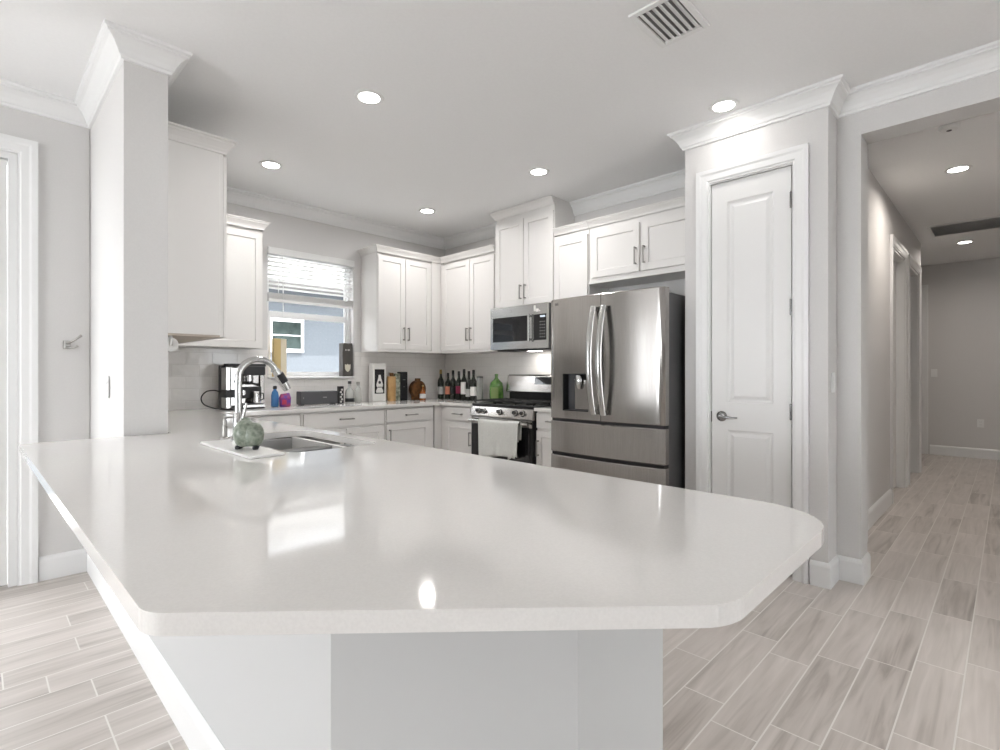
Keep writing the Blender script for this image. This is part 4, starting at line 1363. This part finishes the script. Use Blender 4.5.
MB().lathe(tuple(j.location), [(0.036, 0), (0.038, 0.02), (0.030, 0.07), (0.028, 0.095), (0.032, 0.105), (0.030, 0.105), (0.026, 0.095), (0.028, 0.07), (0.034, 0.02), (0.03, 0.004)], 22).build('body', M['chrome'], j, smooth=50)
jx, jy, jz = j.location
MB().tube([(jx + 0.028, jy - 0.01, jz + 0.09), (jx + 0.055, jy - 0.02, jz + 0.085), (jx + 0.058, jy - 0.02, jz + 0.04), (jx + 0.034, jy - 0.012, jz + 0.025)], 0.005, 8).build('handle', M['plastic_b'], j, smooth=50)
o = MB().tube(smooth_path([(ex0 - 0.004, 4.74, z + 0.145), (ex0 - 0.05, 4.73, z + 0.160), (ex0 - 0.11, 4.74, z + 0.150), (ex0 - 0.145, 4.745, z + 0.10), (ex0 - 0.125, 4.74, z + 0.045),
                           (ex0 - 0.06, 4.69, z + 0.012), (ex0 - 0.02, 4.60, z + 0.006), (ex0 + 0.02, 4.50, z + 0.006)]), 0.005, 8).build('power_cord', M['rubber'], None, smooth=60)
tag(o, 'black power cord looping left of the espresso machine', 'cord')

# soap bottle and packs
r = thing('soap_bottle', (1.915, 4.74, CT), 'blue dish soap bottle right of the espresso machine', 'bottle')
MB().lathe((1.915, 4.74, z), [(0.030, 0), (0.034, 0.01), (0.034, 0.10), (0.026, 0.135), (0.014, 0.15), (0.014, 0.16)], 20, sy=0.7).build('body', M['blue'], r, smooth=50)
MB().lathe((1.915, 4.74, z + 0.1605), [(0.017, 0), (0.017, 0.02), (0.012, 0.028), (0.001, 0.028)], 16).build('cap', M['plastic_b'], r, smooth=50)
r = thing('detergent_pack', (1.985, 4.69, CT), 'purple and red pack in front of the blue soap bottle', 'pack')
b = MB()
b.rings([[(1.955, 4.640, z), (2.045, 4.640, z), (2.045, 4.680, z), (1.955, 4.680, z)], [(1.952, 4.637, z + 0.08), (2.048, 4.637, z + 0.08), (2.048, 4.683, z + 0.08), (1.952, 4.683, z + 0.08)],
         [(1.960, 4.655, z + 0.115), (2.04, 4.655, z + 0.125), (2.04, 4.665, z + 0.125), (1.960, 4.665, z + 0.115)]])
b.v = [(x - 0.015, y + 0.03, q) for x, y, q in b.v]
b.build('pouch', M['purple'], r, 0.006)
MB().box(1.950, 1.990, 4.6655, 4.6665, z + 0.02, z + 0.06).build('panel', mat('red print', (0.45, 0.03, 0.08), 0.5), r)

# tan and cream boards standing on the sill
r = thing('card_box', (2.05, 4.97, WZ0), 'tall tan and cream box standing on the left of the window sill', 'box')
MB().box(1.985, 2.050, 4.935, 4.985, WZ0 + 0.0005, 1.545).build('tan_side', M['beige'], r, 0.003)
MB().box(2.0505, 2.105, 4.935, 4.985, WZ0 + 0.0005, 1.545).build('cream_side', M['cream'], r, 0.003)

# charcoal speaker / box
r = thing('speaker_box', (2.34, 4.78, CT), 'long low charcoal box with a small light mark under the window', 'box')
MB().box(2.155, 2.530, 4.74, 4.84, z + 0.006, z + 0.130).build('body', M['charcoal'], r, 0.006)
for x in (2.18, 2.50):
    MB().box(x - 0.012, x + 0.012, 4.75, 4.83, z, z + 0.0058).build('foot', M['plastic_b'], r)
MB().box(2.375, 2.415, 4.7385, 4.7395, z + 0.066, z + 0.074).build('mark', M['greylet'], r)
MB().box(2.178, 2.184, 4.7385, 4.7395, z + 0.060, z + 0.075).build('button', M['greylet'], r)

# champagne carton on the sill, its mark a plain shield
r = thing('champagne_carton', (2.735, 4.95, WZ0), 'dark grey champagne carton with a pale shield label on the sill', 'box')
MB().box(2.680, 2.790, 4.915, 4.995, WZ0 + 0.0005, 1.530).build('carton', M['box_g'], r, 0.002)
yf = 4.9145
sh = [(-0.032, 0.036), (-0.012, 0.030), (0, 0.040), (0.012, 0.030), (0.032, 0.036), (0.031, -0.008), (0.018, -0.032), (0, -0.044), (-0.018, -0.032), (-0.031, -0.008)]
MB().prism([(2.735 + a, yf, 1.275 + c) for a, c in sh], (0, -0.001, 0)).build('shield_label', M['shield'], r)
for k, wd in enumerate((0.012, 0.008, 0.014, 0.008)):
    x = 2.708 + k * 0.015
    MB().box(x, x + wd * 0.75, yf - 0.001, yf, 1.452, 1.466).build('lettering', M['liteprint'], r)


def spirit_bottle(name, x, y, label, h, rad, m, prof=None, capm='plastic_b', lab=None, labz=(0.02, 0.06), neck=0.012):
    r_ = thing(name, (x, y, CT), label, 'bottle')
    sh_ = h * 0.62
    p = prof or [(rad * 0.9, 0), (rad, 0.006), (rad, sh_), (rad * 0.75, sh_ + 0.02), (neck, sh_ + 0.045), (neck, h - 0.03)]
    MB().lathe((x, y, z), p, 20).build('body', m, r_, smooth=50)
    MB().lathe((x, y, z + h - 0.0295), [(neck + 0.004, 0), (neck + 0.004, 0.028), (0.001, 0.0295)], 16).build('stopper', M[capm], r_, smooth=50)
    if lab:
        MB().lathe((x, y, z), [(rad + 0.0006, labz[0]), (rad + 0.0012, labz[0]), (rad + 0.0012, labz[1]), (rad + 0.0006, labz[1])], 20).build('label', M[lab], r_, smooth=50)
    return r_


M['clear'] = mat('pale clear glass', (0.72, 0.73, 0.70), 0.05, trans=0.55)
# small dark box with light script (left), clear bottles
r = thing('narrow_box', (2.59, 4.79, CT), 'small narrow black and silver box beside the charcoal box', 'box')
MB().box(2.560, 2.612, 4.77, 4.81, z, z + 0.172).build('carton', M['box_b'], r, 0.002)
b = MB()
for k in range(6):
    zz = z + 0.018 + k * 0.024
    x = 2.586 + (0.006 if k % 2 else -0.006)
    b.lathe((x, 4.7695, zz), [(0.011, 0), (0.011, -0.0008)], 10, 'y')
b.build('script', M['liteprint'], r)
spirit_bottle('glass_bottle', 2.682, 4.78, 'clear round bottle with black neck and dark band, left of a pair', 0.225, 0.046, M['clear'],
              [(0.040, 0), (0.044, 0.01), (0.046, 0.10), (0.040, 0.13), (0.016, 0.155), (0.014, 0.198)], lab='box_b', labz=(0.014, 0.05), neck=0.014)
spirit_bottle('glass_bottle', 2.790, 4.80, 'clear slim bottle with grey stopper, right of a pair', 0.215, 0.038, M['clear'],
              [(0.036, 0), (0.038, 0.01), (0.038, 0.12), (0.030, 0.145), (0.014, 0.165), (0.014, 0.188)], capm='nickel', neck=0.014)

# white carton with black panel and bottle silhouette
r = thing('spirit_carton', (3.05, 4.84, CT), 'white carton printed with a pale bottle on a black panel', 'box')
MB().box(2.962, 3.125, 4.80, 4.88, z, z + 0.405).build('carton', M['box_w'], r, 0.003)
MB().box(2.985, 3.105, 4.7985, 4.7995, z + 0.085, z + 0.345).build('black_panel', M['box_b'], r)
pf = [(-0.040, 0.095), (-0.045, 0.11), (-0.035, 0.135), (-0.025, 0.145), (-0.038, 0.165), (-0.040, 0.185), (-0.030, 0.215), (-0.018, 0.250), (-0.013, 0.285), (0.013, 0.285),
      (0.018, 0.250), (0.030, 0.215), (0.040, 0.185), (0.038, 0.165), (0.025, 0.145), (0.035, 0.135), (0.045, 0.11), (0.040, 0.095)]
MB().prism([(3.045 + a, 4.7984, z + c) for a, c in pf], (0, -0.0008, 0)).build('bottle_print', M['box_w'], r)
MB().lathe((3.045, 4.7975, z + 0.205), [(0.016, 0), (0.016, -0.0005)], 16, 'y').build('round_print', M['charcoal'], r)
MB().box(3.019, 3.071, 4.7965, 4.7973, z + 0.150, z + 0.158).build('band_print', M['charcoal'], r)
MB().box(3.020, 3.035, 4.7985, 4.7995, z + 0.318, z + 0.345).box(3.051, 3.066, 4.7985, 4.7995, z + 0.318, z + 0.345).build('top_print', M['box_b'], r)

# tan canister, mottled carton, black carton
r = thing('canister', (3.20, 4.80, CT), 'tan cylindrical tube with dark stopper next to the white carton', 'canister')
MB().lathe((3.198, 4.805, z), [(0.044, 0), (0.046, 0.003), (0.046, 0.262), (0.042, 0.268)], 24).build('tube', M['tan'], r, smooth=40)
MB().lathe((3.198, 4.805, z + 0.2685), [(0.022, 0), (0.024, 0.035), (0.018, 0.040), (0.001, 0.040)], 18).build('stopper', M['brown'], r, smooth=40)
o = MB().box(3.250, 3.308, 4.80, 4.85, z, z + 0.300).build('slim_carton', M['box_gr'], None, 0.002)
tag(o, 'slim mottled grey-green carton between tan tube and black carton', 'box')
r = thing('black_carton', (3.36, 4.83, CT), 'tall plain black carton with faint print', 'box')
MB().box(3.315, 3.405, 4.80, 4.87, z, z + 0.318).build('carton', M['box_b'], r, 0.002)
MB().box(3.343, 3.376, 4.7985, 4.7995, z + 0.228, z + 0.233).box(3.350, 3.368, 4.7985, 4.7995, z + 0.150, z + 0.154).build('print', M['greylet'], r)

# round fan shaped brown bottle with small white labelled bottle in front
r = thing('round_display', (3.56, 4.80, CT), 'round brown leather-look gift box behind a small labelled bottle', 'gift box')
b = MB()
outl = [(0.066, 0.0), (0.066, 0.03)] if False else []
ring = []
for k in range(30):
    a = -PI / 2 + 2 * PI * k / 30
    x_, z_ = 0.098 * math.cos(a), 0.105 + 0.015 + 0.100 * math.sin(a)
    if z_ < 0.055:
        x_ = max(-0.066, min(0.066, x_ * 1.3))
        z_ = 0.0 if z_ < 0.04 else 0.05
    ring.append((3.560 + x_, 4.79, z + max(0, z_)))
b.prism(ring, (0, 0.07, 0))
b.build('case', M['brown'], r, 0.006)
MB().box(3.532, 3.587, 4.80, 4.84, z + 0.215, z + 0.245).build('clasp', M['brown'], r, 0.004)
r = thing('miniature_bottle', (3.572, 4.74, CT), 'small amber bottle with white label before the round brown case', 'bottle')
MB().lathe((3.572, 4.74, z), [(0.032, 0), (0.034, 0.006), (0.034, 0.075), (0.028, 0.095), (0.010, 0.12), (0.010, 0.15)], 18).build('body', M['amber'], r, smooth=50)
MB().lathe((3.572, 4.74, z), [(0.0346, 0.02), (0.0352, 0.02), (0.0352, 0.07), (0.0346, 0.07)], 18).build('label', M['paper_w'], r, smooth=50)
MB().lathe((3.572, 4.74, z + 0.1505), [(0.012, 0), (0.012, 0.016), (0.001, 0.017)], 14).build('cap', M['foil_g'], r, smooth=50)

# ------------------------------------------------------------ wine bottles on the range side
WB = [(3.86, 4.775, 1.06, 'paper_g', 'green-black bottle nearest the inside corner, gold wired top', 'foil_g', (0.05, 0.13)),
      (3.86, 4.640, 0.94, 'paper_o', 'dark bottle with a salmon label, second from the corner', 'foil_b', (0.06, 0.15)),
      (3.86, 4.552, 1.03, 'foil_b', 'plain black bottle with a dark label, third from the corner', 'foil_b', (0.06, 0.14)),
      (3.86, 4.450, 1.00, 'paper_r', 'dark bottle with a burgundy label in the bottle row', 'foil_b', (0.07, 0.15)),
      (3.86, 4.363, 1.07, 'paper_w', 'tallest dark bottle, narrow white label, mid row', 'foil_b', (0.06, 0.18)),
      (3.86, 4.282, 1.00, 'paper_g', 'dark bottle with a small grey label near the right end of the row', 'foil_b', (0.04, 0.12)),
      (3.86, 4.205, 1.04, 'paper_w', 'dark bottle with a broad white label at the right end of the row', 'foil_b', (0.05, 0.14))]


def wine_bottle():
    r_ = thing('wine_bottle', (0, 0, CT + 0.001))
    MB().lathe((0, 0, CT + 0.001), [(0.030, 0), (0.037, 0.004), (0.038, 0.012), (0.038, 0.175), (0.034, 0.200), (0.020, 0.222), (0.0145, 0.24), (0.0140, 0.262)], 22).build('glass_body', M['wine'], r_, smooth=50)
    MB().lathe((0, 0, CT + 0.001), [(0.0142, 0.2622), (0.0158, 0.2622), (0.0152, 0.300), (0.0145, 0.308), (0.001, 0.3085)], 16).build('capsule', M['foil_b'], r_, smooth=50)
    return r_


proto = wine_bottle()
for i, (x, y, sc, lab, lb, foil, lz) in enumerate(WB):
    o = proto if i == 0 else copy_tree(proto)
    if i:
        for ch in list(o.children):
            if ch.name.startswith('label'):
                bpy.data.objects.remove(ch)
    o.location = (x, y, CT + 0.001)
    o.scale = (0.97 * sc ** 0.3, 0.97 * sc ** 0.3, sc * 1.06)
    tag(o, lb, 'bottle', 'wine bottles in a row on the worktop')
for ch in proto.children:
    if ch.name.startswith('capsule'):
        ch.data = ch.data.copy()
        ch.data.materials[0] = M['foil_g']
for i, (x, y, sc, lab, lb, foil, lz) in enumerate(WB):
    o = [q for q in bpy.data.objects if q.get('label') == lb][0]
    b = MB()
    n = 16
    rs = []
    # label wraps the camera-side half of the bottle
    for z_ in lz:
        rs.append([(0.0388 * math.cos(a), 0.0388 * math.sin(a), z_) for a in [PI + (k / n - 0.5) * 2.6 for k in range(n + 1)]])
    for q in rs:
        b.v += q
    b.f = [(k, k + 1, n + 2 + k, n + 1 + k) for k in range(n)]
    me = bpy.data.meshes.new('label')
    me.from_pydata(b.v, [], b.f)
    me.materials.append(M[lab])
    lo = bpy.data.objects.new('label', me)
    COL.objects.link(lo)
    lo.parent = o
    lo.rotation_euler = (0, 0, 0.85)
    s_ = lo.modifiers.new('paper', 'SOLIDIFY')
    s_.thickness = 0.0006

r = thing('glass_tumblers', (3.86, 4.105, CT), 'stack of clear glass jars at the right end of the bottle row', 'glass')
MB().lathe((3.86, 4.105, z), [(0.034, 0), (0.036, 0.004), (0.036, 0.25), (0.033, 0.25), (0.033, 0.008), (0.001, 0.008)], 20).build('jar', M['clear'], r, smooth=40)
MB().lathe((3.86, 4.105, z + 0.2505), [(0.037, 0), (0.037, 0.018), (0.001, 0.02)], 20).build('lid', M['greyside'], r, smooth=40)
r = thing('green_bottle', (3.90, 3.89, CT), 'wide-shouldered green glass bottle beside the range', 'bottle')
MB().lathe((3.90, 3.890, z), [(0.066, 0), (0.074, 0.008), (0.076, 0.06), (0.074, 0.16), (0.064, 0.20), (0.030, 0.235), (0.017, 0.25), (0.016, 0.275)], 24).build('glass_body', M['green'], r, smooth=60)
MB().lathe((3.90, 3.890, z + 0.2755), [(0.019, 0), (0.019, 0.018), (0.001, 0.02)], 16).build('cap', M['green'], r, smooth=60)
b = MB()
n = 10
rs = [[(3.90 + 0.0768 * math.cos(a), 3.890 + 0.0768 * math.sin(a), z + q) for a in [PI + 0.5 + (k / n - 0.5) * 1.1 for k in range(n + 1)]] for q in (0.04, 0.155)]
b.v = rs[0] + rs[1]
b.f = [(k, k + 1, n + 2 + k, n + 1 + k) for k in range(n)]
lo = b.build('label', mat('pale green label', (0.22, 0.30, 0.10), 0.5), r)
s_ = lo.modifiers.new('paper', 'SOLIDIFY')
s_.thickness = 0.001
